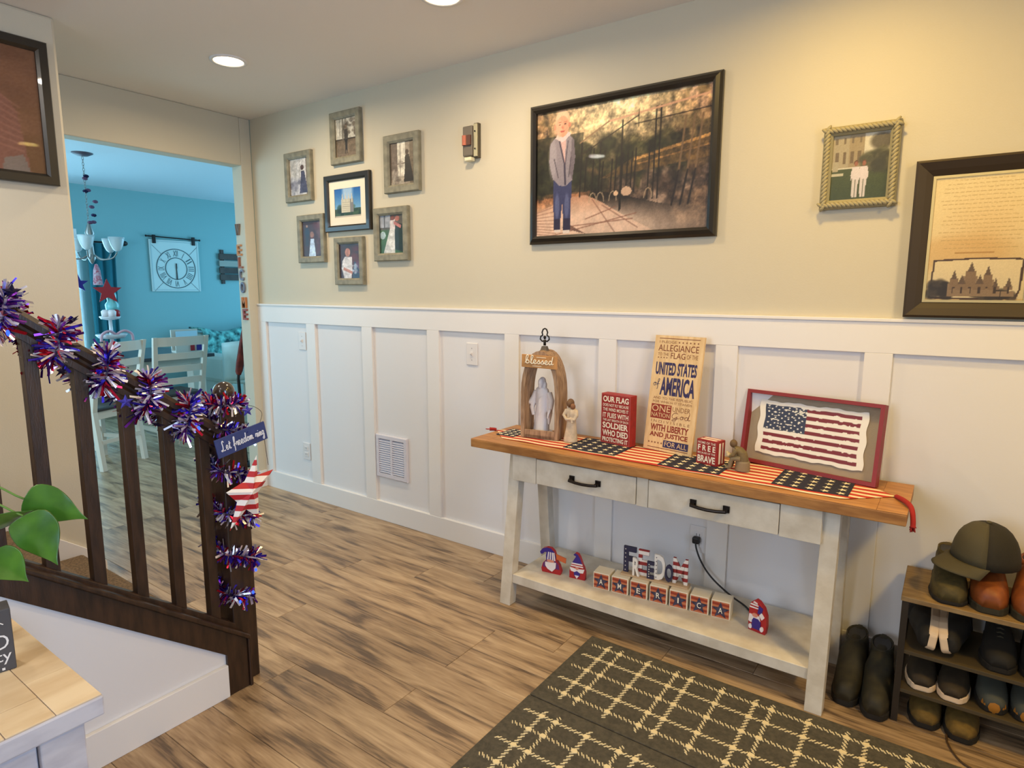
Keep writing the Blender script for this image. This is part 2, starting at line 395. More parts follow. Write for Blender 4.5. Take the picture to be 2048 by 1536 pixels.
# right-hand wall with board-and-batten wainscot
wr = setting(MB().box(0.0, 5.7, 0.0, 0.12, 0, H).obj('wall_right', paint))
Lx = [0.084 + 0.5135*i for i in range(11)]
for i in range(10):
    if Lx[i] > 4.7: break
    MB().box(Lx[i], Lx[i+1]-0.085, -0.003, 0.0, 0.116, 1.143).obj('panel', panelm, wr)
    s0 = 0.0 if i == 0 else Lx[i]-0.085
    MB().box(s0, Lx[i], -0.018, 0.0, 0.116, 1.143).obj('stile', white, wr, bevel=0.0015)
MB().box(0, 5.2, -0.018, 0.0, 1.143, 1.250).obj('top_rail', white, wr, bevel=0.0015)
MB().box(0, 5.2, -0.024, 0.0, 1.250, 1.262).obj('cap', white, wr, bevel=0.002)
setting(MB().box(0, 5.2, -0.020, 0.0, 0.0, 0.116).obj('baseboard_right', white, bevel=0.002))

# far wall with the cased opening to the dining room
wb = MB(); wb.box(-0.11, 0, -0.075, 0.0, 0, H); wb.box(-0.11, 0, -2.5, -0.075, 2.143, H); wb.box(-0.11, 0, -2.5, -1.45, 0, 2.143)
setting(wb.obj('wall_back', paint, bevel=0.006))
setting(MB().box(0.0, 0.014, -0.073, -0.021, 0, 0.116).obj('baseboard_back', white, bevel=0.002))
# hallway end, stair wall with the framed portrait, entry shell behind the camera
lw = MB(); lw.box(0.63, 0.75, -4.4, -1.335, 0, H); setting(lw.obj('wall_left', paint, bevel=0.012))
setting(MB().box(0.0, 0.63, -2.6, -2.5, 0, H).obj('wall_hall', paint))
e1 = MB(); e1.box(0.75, 1.9, -4.5, -4.4, 0, H); e1.box(3.2, 5.8, -4.5, -4.4, 0, H); e1.box(1.9, 3.2, -4.5, -4.4, 0, 0.85); e1.box(1.9, 3.2, -4.5, -4.4, 2.25, H)
setting(e1.obj('wall_entry', paint))
e2 = MB(); e2.box(5.7, 5.8, -4.4, -2.8, 0, H); e2.box(5.7, 5.8, -1.8, 0.12, 0, H); e2.box(5.7, 5.8, -2.8, -1.8, 2.2, H)
setting(e2.obj('wall_front', paint))
w1 = snode('added_window_1', (2.55, -4.45, 0.85))  # unseen window, added behind the camera to suit the lighting
fm = MB()
for x0, x1, z0, z1 in ((1.9, 3.2, 0.85, 0.9), (1.9, 3.2, 2.2, 2.25), (1.9, 1.95, 0.9, 2.2), (3.15, 3.2, 0.9, 2.2), (2.53, 2.57, 0.9, 2.2)): fm.box(x0, x1, -4.47, -4.42, z0, z1)
fm.obj('window_frame', white, w1)
for x0, x1 in ((1.95, 2.53), (2.57, 3.15)): MB().box(x0, x1, -4.448, -4.442, 0.9, 2.2).obj('pane', glass_mat('window_glass', ior=1.3), w1)
# ceilings
setting(MB().box(-0.11, 5.8, -4.5, 0.12, H, H+0.1).obj('ceiling', ceilm))
setting(MB().box(-3.87, -0.11, -2.6, 3.3, H, H+0.1).obj('ceiling_dining', dceil))
# dining room shell
dw = MB(); dw.box(-3.87, -3.75, -2.6, -1.15, 0, H); dw.box(-3.87, -3.75, 0.35, 3.3, 0, H); dw.box(-3.87, -3.75, -1.15, 0.35, 0, 0.3); dw.box(-3.87, -3.75, -1.15, 0.35, 1.98, H)
setting(dw.obj('wall_dining', teal))
ds = MB(); ds.box(-3.75, -3.0, 3.2, 3.3, 0, H); ds.box(-0.8, 0.0, 3.2, 3.3, 0, H); ds.box(-3.0, -0.8, 3.2, 3.3, 0, 0.45); ds.box(-3.0, -0.8, 3.2, 3.3, 2.25, H)
setting(ds.obj('wall_dining_end', teal))
ds = MB(); ds.box(-3.75, -3.0, -2.6, -2.5, 0, H); ds.box(-0.8, -0.0, -2.6, -2.5, 0, H); ds.box(-3.0, -0.8, -2.6, -2.5, 0, 0.4); ds.box(-3.0, -0.8, -2.6, -2.5, 2.2, H)
setting(ds.obj('wall_dining_side', teal))
setting(MB().box(-0.11, 0.0, 0.0, 3.2, 0, H).obj('wall_dining_back', teal))
setting(MB().box(-3.75, -3.735, 0.42, 3.2, 0, 0.1).obj('baseboard_dining', white))
w2 = snode('window_2', (-3.78, -0.4, 0.3)); fm = MB()
for y0, y1, z0, z1 in ((-1.15, 0.35, 0.3, 0.36), (-1.15, 0.35, 1.92, 1.98), (-1.15, -1.09, 0.36, 1.92), (0.29, 0.35, 0.36, 1.92), (-0.43, -0.37, 0.36, 1.92)): fm.box(-3.79, -3.745, y0, y1, z0, z1)
fm.obj('window_frame', white, w2)
for y0, y1 in ((-1.09, -0.43), (-0.37, 0.29)): MB().box(-3.772, -3.766, y0, y1, 0.36, 1.92).obj('pane', glass_mat('window_glass', ior=1.3), w2)

# stairs: slope .77; carpeted steps between the portrait wall and the railing
stz = lambda y, z0: z0 + (-1.471 - y) * 0.767
st = snode('stairs', (1.3, -1.43, 0))
for k in range(9):
    y = -1.43 - 0.247*k
    MB().box(0.765, 1.875, y-0.36, y, 0.19*k, 0.19*(k+1)).obj('step', carpet, st, bevel=0.012)
sk = MB(); sk.prism([(-1.337, 0.0), (-1.337, 0.12), (-1.37, 0.175), (-3.4, 0.175+2.03*0.767), (-3.4, 1.3), (-1.7, 0.0)], 0.0, 0.014, plane((0.75, 0, 0), (0, 1, 0), (0, 0, 1)))
sk.obj('skirt_board', white, st, bevel=0.002)
# closed stair side wall, its dark stringer trim and base
ZB = lambda y: 0.141 + (-1.45 - y) * 0.784          # underside of the stringer
ST = plane((1.95, 0, 0), (0, 1, 0), (0, 0, 1))
kw = MB(); kw.prism([(-1.40, 0), (-1.40, 0.2), (-3.4, 0.2 + 2.0*0.784), (-3.4, 0)], -0.07, 0.0, ST)
setting(kw.obj('wall_stair', panelm))
setting(MB().box(1.95, 1.966, -3.4, -1.458, 0, 0.113).obj('baseboard_stair', white, bevel=0.002))
tr = snode('trim_1', (1.955, -1.5, 0))
ya, yb = -3.4, -1.385
f1 = MB(); f1.prism([(ya, ZB(ya)), (-1.458, ZB(-1.458)), (-1.458, 0.0), (yb, 0.0), (yb, ZB(yb)+0.085), (ya, ZB(ya)+0.085)], 0.0, 0.012, ST); f1.obj('fascia', darkwood, tr, bevel=0.002)
f2 = MB(); f2.prism([(ya, ZB(ya)+0.083), (yb+0.005, ZB(yb)+0.083), (yb+0.005, ZB(yb)+0.100), (ya, ZB(ya)+0.100)], -0.075, 0.030, ST); f2.obj('ledge', darkwood, tr, bevel=0.004)
f3 = MB(); f3.prism([(yb, 0.0), (yb+0.011, 0.0), (yb+0.011, ZB(yb)+0.083), (yb, ZB(yb)+0.09)], 0.0, 0.02, ST); f3.obj('corner_bead', darkwood, tr, bevel=0.003)

# ------------------------------------------------------------------ stair railing
rail = thing('stair_railing', 'dark espresso wood stair railing with square balusters and newel post', 'railing', (1.90, -1.6, 0))
sh = MB(); sh.prism([(ya, stz(ya, 0.243)), (-1.405, stz(-1.405, 0.243)), (-1.405, stz(-1.405, 0.279)), (ya, stz(ya, 0.279))], -0.067, -0.018, ST); sh.obj('shoe_rail', darkwood, rail, bevel=0.003)
bx = 1.905
for k in range(-1, 9):
    y = -1.463 - 0.1083*(k if k >= 0 else 99)
    if k < 0: continue
    h = 0.016
    lo = [(bx-h, y-h, stz(y-h, 0.27)), (bx+h, y-h, stz(y-h, 0.27)), (bx+h, y+h, stz(y+h, 0.27)), (bx-h, y+h, stz(y+h, 0.27))]
    hi = [(a, b, c + 0.645) for a, b, c in lo]
    MB().hexa(lo, hi).obj('baluster', darkwood, rail, bevel=0.0015)
# handrail: moulded profile swept along the slope
ZH = lambda y: 0.975 + (-1.484 - y) * 0.772
prof = [(-0.022, -0.082), (0.022, -0.082), (0.024, -0.062), (0.017, -0.052), (0.019, -0.044), (0.031, -0.036), (0.033, -0.018), (0.026, -0.004), (0.010, 0.0), (-0.010, 0.0), (-0.026, -0.004), (-0.033, -0.018), (-0.031, -0.036), (-0.019, -0.044), (-0.017, -0.052), (-0.024, -0.062)]
hr = MB(); hr.loft([[(bx + a, y, ZH(y) + b) for a, b in prof] for y in (-1.405, -3.3)]); hr.obj('handrail', darkwood, rail, smooth=False)
nx0, nx1, ny0, ny1 = 1.843, 1.930, -1.411, -1.324
npost = MB().box(nx0, nx1, ny0, ny1, 0, 0.955).obj('newel_post', darkwood, rail, bevel=0.004)
nc = ((nx0+nx1)/2, (ny0+ny1)/2)
MB().lathe([(0.0, 0), (0.034, 0), (0.036, 0.006), (0.02, 0.012), (0.016, 0.03)], (nc[0], nc[1], 0.955), 20).obj('finial_neck', darkwood, npost, smooth=True)
MB().ell((nc[0], nc[1], 1.018), (0.034, 0.034, 0.034), 24, 14).obj('ball_finial', mat('finial_wood', (56, 44, 34), 0.2, coat=0.6), npost, smooth=True)

# ------------------------------------------------------------------ recessed ceiling lights
lampm = emit_mat('recessed_lamp_glow', (255, 226, 180), 14.0)
def downlight(x, y, label, power, color=(1.0, 0.76, 0.47)):
    t = thing('recessed_light', label, 'ceiling light', (x, y, H), 'recessed ceiling lights')
    rg = MB(); rg.loft([[(x + r*math.cos(2*PI*k/32), y + r*math.sin(2*PI*k/32), H - h) for k in range(32)] for r, h in ((0.085, 0.0), (0.084, 0.006), (0.07, 0.007), (0.066, 0.003), (0.066, 0.0))], cap=False); rg.obj('trim_ring', white, t, smooth=True)
    MB().lathe([(0.0, -0.0028), (0.067, -0.0028), (0.067, -0.001), (0.0, -0.001)], (x, y, H), 32).obj('lens', lampm, t)
    l = bpy.data.lights.new('recessed_light_lamp', 'AREA'); l.shape = 'DISK'; l.size = 0.13; l.energy = power; l.color = color; l.spread = R(170)
    o = bpy.data.objects.new('recessed_light_lamp', l); COL.objects.link(o); o.parent = t; o.location = (0, 0, -0.012)
    return t
downlight(0.884, -0.664, 'round recessed light glowing in the ceiling before the dining room opening', 9)
downlight(2.17, -0.58, 'round recessed light glowing in the ceiling over the wall between the frames', 8)
downlight(3.50, -0.58, 'round recessed light glowing in the ceiling over the rope framed picture', 8, (1.0, 0.66, 0.17))
downlight(2.55, -2.95, 'round recessed light added in the unseen ceiling of the entry', 4, (1.0, 0.93, 0.84))  # unseen lamp, added to cast the shadow below the console table
downlight(1.35, -2.25, 'round recessed light added in the unseen ceiling over the stairs', 10, (1.0, 0.90, 0.78))  # unseen lamp, added to brighten the left wall and the header
# bowl shaped ceiling lamp of the entry, behind the camera
bl = thing('bowl_ceiling_lamp', 'frosted glass bowl ceiling lamp of the entry', 'ceiling light', (4.75, -1.15, H))
MB().lathe([(0.0, -0.04), (0.05, -0.04), (0.06, 0.0), (0.0, 0.0)], (4.75, -1.15, H), 24).obj('canopy', mat('bronze', (70, 55, 40), 0.4, 0.8), bl, smooth=True)
MB().lathe([(0.015, -0.15), (0.09, -0.135), (0.14, -0.1), (0.16, -0.06), (0.15, -0.058), (0.13, -0.095), (0.08, -0.125), (0.01, -0.14)], (4.75, -1.15, H), 28).obj('bowl', emit_mat('bowl_glow', (255, 220, 170), 3.0), bl, smooth=True)
l = bpy.data.lights.new('bowl_lamp', 'AREA'); l.shape = 'DISK'; l.size = 0.3; l.energy = 20; l.color = (1.0, 0.64, 0.14); l.spread = R(175)
o = bpy.data.objects.new('bowl_lamp', l); COL.objects.link(o); o.parent = bl; o.location = (0, 0, -0.17)

#===WALL THINGS===
# ------------------------------------------------------------------ framed pictures and wall fittings
greyframe = mat('grey_frame_paint', (148, 143, 122), 0.6, var=0.18, vs=30, bump=0.15, bs=120)
blackframe = mat('black_frame', (30, 25, 18), 0.35, coat=0.3)
brownframe = mat('dark_brown_frame', (52, 39, 22), 0.55)
matboard = mat('mat_board', (236, 228, 210), 0.9)
glass = glass_mat()
def picture(name, label, u0, u1, v0, v1, fw, depth, fm, pic, fr=WALL, prof=None, margin=0.0, group=None, base=None, gl=True):
    c = fr((u0+u1)/2, v0, 0)
    t = thing(name, label, 'picture frame' if name == 'picture_frame' else 'picture', tuple(c), group)
    p = prof or [(0, 0.001), (0, depth*0.8), (0.004, depth), (fw*0.75, depth), (fw, depth*0.72), (fw, 0.002)]
    mb = MB(); mould(mb, fr, u0, u1, v0, v1, p); mb.obj('frame', fm, t)
    MB().fbox(fr, u0+0.004, u1-0.004, v0+0.004, v1-0.004, 0.001, 0.003).obj('backing', blackm, t)
    a = fw - 0.001
    if margin:
        mb = MB(); mould(mb, fr, u0+a, u1-a, v0+a, v1-a, [(0, depth*0.5), (margin, depth*0.5), (margin, depth*0.5-0.003)]); mb.obj('mat_board', matboard, t)
    m = margin
    printed('photo_print', pic, fr, u0+a+m, u1-a-m, v0+a+m, v1-a-m, depth*0.42, t)
    if gl: MB().face([(u0+a, v0+a), (u1-a, v0+a), (u1-a, v1-a), (u0+a, v1-a)], fr, depth*0.62).obj('glass', glass, t)
    return t

def figure(p, u, v, h, cols, skin=(196, 150, 120), hair=(60, 40, 28), wd=1.0, skirt=None):
    """standing person: feet at v, height h, cols = (top, legs)"""
    w = h * 0.15 * wd
    if skirt: p.poly([(u-w*0.4, v+h*0.6), (u+w*0.4, v+h*0.6), (u+w*1.1, v), (u-w*1.1, v)], skirt)
    else:
        p.poly([(u-w*0.75, v+h*0.5), (u-w*0.05, v+h*0.5), (u-w*0.12, v), (u-w*0.62, v)], cols[1]); p.poly([(u+w*0.05, v+h*0.5), (u+w*0.75, v+h*0.5), (u+w*0.62, v), (u+w*0.12, v)], cols[1])
    p.poly([(u-w*0.85, v+h*0.82), (u+w*0.85, v+h*0.82), (u+w*0.78, v+h*0.47), (u-w*0.78, v+h*0.47)], cols[0])
    p.poly([(u-w*0.8, v+h*0.82), (u-w*1.15, v+h*0.6), (u-w*0.95, v+h*0.45), (u-w*0.6, v+h*0.6)], cols[0]); p.poly([(u+w*0.8, v+h*0.82), (u+w*1.15, v+h*0.6), (u+w*0.95, v+h*0.45), (u+w*0.6, v+h*0.6)], cols[0])
    p.ell(u, v+h*0.93, w*0.5, h*0.075, hair); p.ell(u, v+h*0.905, w*0.42, h*0.065, skin)

# small grey frames around the black one
p = Pic(56, 84, (206, 202, 190)); p.grad((128, 112, 94), (112, 98, 82), 0, 0.45); p.rect(0, 1, 0.44, 0.47, (60, 52, 44)); p.spots(26, (0.35, 1, 0.6, 1), [(96, 84, 70), (170, 160, 146), (70, 60, 50)], 0.03, 0.09, 0.5, 5); p.line((0.35, 0.45), (0.35, 1), 0.03, (120, 112, 100)); p.line((0.2, 0.5), (0.2, 1), 0.015, (140, 132, 120))
figure(p, 0.5, 0.08, 0.78, ((66, 62, 58), (48, 46, 46)), (120, 100, 84), (40, 34, 30), 0.75); p.fbm(0.12, 10, 5); p.noise(8)
picture('picture_frame', 'grey wooden frame with ribbed edge, photo of a couple standing in a bare field', 0.815, 1.068, 2.063, 2.348, 0.040, 0.026, greyframe, p)
p = Pic(56, 84, (150, 138, 122)); p.rect(0.0, 0.3, 0, 1, (112, 98, 88)); p.rect(0.3, 0.62, 0.2, 1, (228, 222, 206)); p.rect(0.8, 1, 0, 1, (110, 96, 78)); p.line((0.42, 0.2), (0.42, 1), 0.015, (150, 140, 128)); p.line((0, 0.48), (0.62, 0.5), 0.02, (120, 108, 98)); p.poly([(0, 0), (0.6, 0), (0.55, 0.2), (0, 0.12)], (170, 158, 140))
p.poly([(0.62, 0.68), (0.78, 0.7), (0.98, 0.05), (0.55, 0.05), (0.6, 0.35)], (38, 33, 30)); p.ell(0.7, 0.75, 0.07, 0.06, (70, 54, 44)); p.spots(20, (0, 0.5, 0.05, 0.5), [(88, 76, 68), (180, 170, 156)], 0.03, 0.1, 0.4, 8); p.fbm(0.12, 10, 5); p.noise(7)
picture('picture_frame', 'plain grey frame with a sepia photo of a dark gowned figure by a window', 1.249, 1.508, 1.868, 2.166, 0.042, 0.026, greyframe, p)
p = Pic(48, 84, (214, 210, 208)); p.rect(0, 0.35, 0.4, 1, (196, 190, 184)); p.line((0.5, 0.3), (0.55, 1), 0.02, (170, 164, 160)); p.spots(30, (0, 0.6, 0.0, 0.5), [(92, 88, 104), (150, 146, 156), (190, 186, 190)], 0.05, 0.14, 0.5, 11); p.rect(0.88, 1, 0, 1, (126, 112, 98))
p.poly([(0.62, 0.66), (0.8, 0.66), (0.95, 0.05), (0.5, 0.05), (0.58, 0.4)], (74, 72, 96)); p.ell(0.68, 0.75, 0.1, 0.07, (84, 62, 54)); p.fbm(0.12, 10, 5); p.noise(8)
picture('picture_frame', 'plain grey wooden frame with a pale photo of a figure in a blue dress', 0.374, 0.629, 1.886, 2.179, 0.040, 0.026, greyframe, p)
p = Pic(48, 84, (60, 30, 34)); p.spots(26, (0.5, 1, 0, 1), [(96, 40, 44), (40, 22, 30), (120, 90, 96)], 0.04, 0.12, 0.6, 4)
figure(p, 0.24, 0.3, 0.62, ((30, 44, 66), (26, 34, 52)), (178, 130, 104), (40, 30, 28), 1.2); p.poly([(0.3, 0.0), (0.68, 0.0), (0.6, 0.5), (0.42, 0.5)], (196, 216, 240)); p.ell(0.5, 0.62, 0.1, 0.09, (150, 104, 86)); p.fbm(0.12, 10, 5); p.noise(8)
picture('picture_frame', 'grey wooden frame with a wedding photo in dark red surroundings', 0.475, 0.727, 1.518, 1.803, 0.038, 0.026, greyframe, p)
p = Pic(48, 84, (58, 22, 26)); p.spots(24, (0.5, 1, 0.3, 1), [(110, 44, 40), (40, 18, 26), (90, 30, 36)], 0.05, 0.13, 0.6, 9); p.poly([(0.6, 0), (1, 0), (1, 0.4), (0.7, 0.5)], (36, 58, 86)); p.spots(14, (0.6, 0.95, 0.15, 0.5), [(180, 190, 206), (120, 60, 90)], 0.03, 0.07, 0.7, 2)
p.poly([(0.12, 0.5), (0.25, 0.63), (0.6, 0.62), (0.62, 0.35), (0.55, 0.0), (0.2, 0.0), (0.08, 0.3)], (220, 214, 214)); p.ell(0.42, 0.79, 0.19, 0.17, (52, 28, 24)); p.ell(0.4, 0.75, 0.13, 0.12, (188, 126, 104)); p.poly([(0.15, 0.25), (0.6, 0.12), (0.62, 0.2), (0.2, 0.33)], (186, 122, 100)); p.fbm(0.12, 10, 5); p.noise(8)
picture('picture_frame', 'grey wooden frame with rope edge, photo of a person in a white shirt', 0.814, 1.063, 1.383, 1.655, 0.038, 0.026, greyframe, p)
p = Pic(56, 84, (58, 92, 48)); p.grad((54, 96, 46), (70, 104, 56), 0, 0.62); p.rect(0, 1, 0.62, 1, (92, 84, 72)); p.rect(0, 0.45, 0.68, 1, (168, 170, 178)); p.line((0.2, 0.68), (0.2, 1), 0.02, (70, 66, 64)); p.ell(0.12, 0.48, 0.12, 0.1, (180, 200, 200)); p.poly([(0.6, 0.1), (0.98, 0.02), (0.95, 0.75), (0.62, 0.8)], (28, 44, 28))
p.poly([(0.44, 0.66), (0.62, 0.66), (0.62, 0.0), (0.14, 0.0)], (226, 226, 220)); p.poly([(0.44, 0.86), (0.64, 0.88), (0.64, 0.62), (0.42, 0.64)], (218, 208, 204)); p.ell(0.55, 0.92, 0.09, 0.06, (120, 60, 40)); p.ell(0.74, 0.9, 0.09, 0.07, (176, 104, 84)); p.poly([(0.6, 0.84), (0.9, 0.72), (0.88, 0.64), (0.58, 0.76)], (196, 120, 110)); p.fbm(0.12, 10, 5); p.noise(8)
picture('picture_frame', 'grey wooden frame with a photo of a bride in white on green lawn', 1.155, 1.419, 1.512, 1.798, 0.042, 0.026, greyframe, p)
p = Pic(70, 84, (40, 120, 190)); p.grad((120, 170, 206), (24, 92, 170), 0.3, 1); p.ell(0.5, 0.95, 0.14, 0.4, (190, 212, 232), 0.8, 0.8); p.grad((40, 60, 40), (60, 78, 52), 0, 0.3); p.spots(30, (0, 1, 0.05, 0.4), [(34, 58, 34), (70, 96, 60), (20, 40, 26)], 0.04, 0.1, 0.7, 3)
p.rect(0.26, 0.7, 0.16, 0.62, (206, 198, 176)); p.rect(0.58, 0.72, 0.16, 0.62, (128, 126, 126))
for a in (0.3, 0.42, 0.54, 0.66): p.poly([(a-0.035, 0.6), (a+0.035, 0.6), (a, 0.86)], (200, 196, 184)); p.rect(a-0.035, a+0.035, 0.5, 0.64, (196, 190, 172))
for k in range(5): p.rect(0.28, 0.58, 0.22+k*0.07, 0.235+k*0.07, (156, 150, 134))
p.rect(0, 1, 0, 0.05, (186, 176, 160)); p.noise(6)
picture('picture_frame', 'black frame with white mat, photo of a pale spired building under blue sky', 0.744, 1.129, 1.689, 2.009, 0.036, 0.026, blackframe, p, margin=0.045)

# the big photograph
p = Pic(230, 158, (60, 52, 34)); p.grad((150, 106, 76), (60, 50, 30), 0, 0.6); p.grad((64, 52, 30), (96, 76, 48), 0.6, 1)
p.spots(170, (0, 1, 0.6, 1), [(44, 34, 18), (72, 56, 32), (120, 92, 62), (176, 136, 104), (36, 30, 16)], 0.008, 0.03, 0.6, 21)
p.spots(90, (0.4, 1, 0.84, 1), [(226, 178, 150), (214, 168, 120), (96, 70, 44)], 0.008, 0.02, 0.7, 22); p.spots(40, (0, 0.32, 0.8, 0.97), [(206, 160, 120), (70, 52, 34), (150, 110, 76)], 0.008, 0.02, 0.6, 27)
p.ell(0.5, 0.97, 0.2, 0.2, (255, 236, 190), 1.0, 1.3); p.ell(0.5, 0.9, 0.34, 0.2, (240, 208, 150), 0.5, 1.2)
p.spots(120, (0, 0.85, 0.36, 0.70), [(34, 36, 18), (50, 50, 26), (24, 26, 14), (64, 60, 32)], 0.015, 0.045, 0.7, 23)
p.rect(0, 0.3, 0.34, 0.8, (32, 34, 22), 0.65); p.poly([(0, 0.3), (0.35, 0.34), (0.3, 0.2), (0, 0.2)], (176, 118, 78), 0.7)
p.poly([(0.4, 0.42), (1, 0.5), (1, 0.66), (0.6, 0.56)], (104, 78, 42), 0.75); p.poly([(0.6, 0.53), (1, 0.64), (1, 0.66), (0.6, 0.55)], (196, 146, 84), 0.75); p.poly([(0.62, 0.5), (1, 0.58), (1, 0.59), (0.62, 0.51)], (180, 130, 76), 0.6)
p.spots(60, (0.5, 1, 0.14, 0.42), [(110, 90, 76), (150, 126, 108), (72, 56, 44), (46, 34, 26)], 0.012, 0.04, 0.65, 24)
p.poly([(0.36, 0.0), (1, 0), (1, 0.14), (0.75, 0.2), (0.5, 0.3), (0.36, 0.34)], (26, 19, 14), 0.9); p.spots(30, (0.85, 1, 0.05, 0.25), [(110, 86, 66), (84, 66, 50)], 0.02, 0.05, 0.5, 26)
p.fbm(0.34, 30, 3)
p.poly([(0, 0), (0.72, 0), (0.56, 0.12), (0.42, 0.24), (0.32, 0.31), (0.22, 0.3), (0.0, 0.2)], (196, 148, 116)); p.ell(0.2, 0.02, 0.5, 0.14, (236, 204, 176), 0.8, 0.9); p.fbm(0.06, 24, 4)
for a, b in (((0.1, 0.0), (0.62, 0.14)), ((0.32, 0.12), (0.5, 0.2)), ((0.5, 0.0), (0.36, 0.27)), ((0.63, 0.03), (0.42, 0.22)), ((0.22, 0.07), (0.6, 0.1))): p.line(a, b, 0.003, (140, 94, 74), 0.8)
for k in range(9): p.line((0.0, 0.02+0.022*k), (0.13, 0.0+0.03*k*(0.6+0.05*k)), 0.003, (150, 104, 86), 0.6)
for x, t, z in ((0.285, 0.72, .3), (0.315, 0.6, .34), (0.36, 0.66, .34), (0.40, 0.7, .32), (0.415, 0.55, .32), (0.47, 0.56, .3), (0.495, 0.58, .3), (0.525, 0.84, .17), (0.53, 0.6, .18), (0.56, 0.6, .3), (0.585, 0.6, .3), (0.605, 0.62, .3), (0.68, 0.66, .24), (0.71, 0.9, .24), (0.735, 0.9, .24)): p.line((x-0.004, z), (x+0.006, t), 0.004, (24, 18, 13))
for x in (0.83, 0.875, 0.915): p.line((x+0.01, 0.4), (x+0.04, 0.8), 0.005, (120, 94, 66)); p.line((x-0.02, 0.18), (x+0.012, 0.42), 0.005, (30, 22, 16))
p.line((0.28, 0.62), (0.62, 0.86), 0.003, (44, 32, 22)); p.line((0.45, 0.85), (1, 0.935), 0.005, (222, 170, 136)); p.line((0.28, 0.72), (0.45, 0.85), 0.004, (150, 118, 86)); p.line((0.6, 0.8), (1, 0.84), 0.003, (38, 28, 20)); p.line((0.62, 0.78), (0.62, 0.9), 0.003, (60, 44, 30))
for x in (0.34, 0.385, 0.46, 0.66):
    for q in range(6): a0 = PI*q/6; a1 = PI*(q+1)/6; p.line((x+0.022-0.022*math.cos(a0), 0.25+0.07*math.sin(a0)), (x+0.022-0.022*math.cos(a1), 0.25+0.07*math.sin(a1)), 0.0028, (176, 152, 122), 0.8)
p.ell(0.56, 0.31, 0.03, 0.035, (206, 170, 140)); p.ell(0.5, 0.3, 0.012, 0.02, (230, 190, 150))
# the child: jeans, grey knit jacket
p.poly([(0.3, 0.02), (0.2, 0.1), (0.17, 0.06), (0.33, 0.0)], (96, 62, 50), 0.8)
p.poly([(0.112, 0.45), (0.228, 0.45), (0.226, 0.12), (0.178, 0.12), (0.17, 0.26), (0.16, 0.12), (0.114, 0.12)], (56, 60, 98)); p.ell(0.137, 0.24, 0.012, 0.08, (96, 102, 140), 0.8, 0.5); p.ell(0.2, 0.24, 0.012, 0.08, (96, 102, 140), 0.8, 0.5); p.rect(0.116, 0.16, 0.045, 0.14, (40, 36, 64)); p.rect(0.177, 0.226, 0.035, 0.14, (40, 36, 64)); p.rect(0.12, 0.16, 0.03, 0.05, (232, 214, 198)); p.rect(0.178, 0.222, 0.018, 0.04, (232, 214, 198))
p.poly([(0.118, 0.785), (0.215, 0.795), (0.24, 0.755), (0.25, 0.62), (0.232, 0.44), (0.19, 0.395), (0.15, 0.405), (0.108, 0.46), (0.082, 0.6), (0.088, 0.745)], (146, 136, 142)); p.ell(0.105, 0.62, 0.02, 0.12, (176, 166, 170), 0.6, 0.6); p.poly([(0.228, 0.78), (0.24, 0.755), (0.25, 0.62), (0.232, 0.44), (0.215, 0.5)], (104, 94, 102), 0.8)
p.poly([(0.15, 0.77), (0.19, 0.77), (0.184, 0.56)], (214, 176, 168)); p.line((0.146, 0.77), (0.182, 0.57), 0.004, (46, 40, 62)); p.line((0.182, 0.57), (0.188, 0.41), 0.005, (46, 40, 62)); p.line((0.203, 0.75), (0.186, 0.57), 0.003, (84, 74, 88)); p.line((0.115, 0.62), (0.142, 0.47), 0.003, (84, 76, 86)); p.line((0.222, 0.62), (0.21, 0.47), 0.003, (84, 76, 86))
p.poly([(0.12, 0.785), (0.145, 0.825), (0.2, 0.825), (0.222, 0.805), (0.19, 0.765), (0.165, 0.745)], (226, 202, 198)); p.ell(0.166, 0.915, 0.047, 0.085, (224, 180, 140)); p.ell(0.164, 0.945, 0.03, 0.045, (240, 206, 168), 0.7, 0.5); p.ell(0.166, 0.87, 0.042, 0.082, (232, 160, 126)); p.ell(0.14, 0.86, 0.02, 0.06, (244, 186, 152), 0.6, 0.5); p.ell(0.118, 0.87, 0.008, 0.022, (226, 150, 120)); p.ell(0.212, 0.875, 0.008, 0.022, (206, 130, 100))
p.ell(0.15, 0.885, 0.0065, 0.006, (90, 48, 40)); p.ell(0.184, 0.888, 0.0065, 0.006, (90, 48, 40)); p.line((0.142, 0.902), (0.157, 0.904), 0.0022, (176, 112, 84)); p.line((0.176, 0.906), (0.191, 0.904), 0.0022, (176, 112, 84)); p.ell(0.167, 0.862, 0.007, 0.012, (212, 130, 102)); p.ell(0.166, 0.832, 0.016, 0.006, (186, 84, 74)); p.noise(7)
picture('picture_frame', 'large black frame with a photo of a child in jeans on a bridge', 2.196, 3.058, 1.562, 2.167, 0.036, 0.03, blackframe, p, prof=[(0, 0.001), (0, 0.016), (0.01, 0.026), (0.024, 0.032), (0.036, 0.024), (0.036, 0.003)])

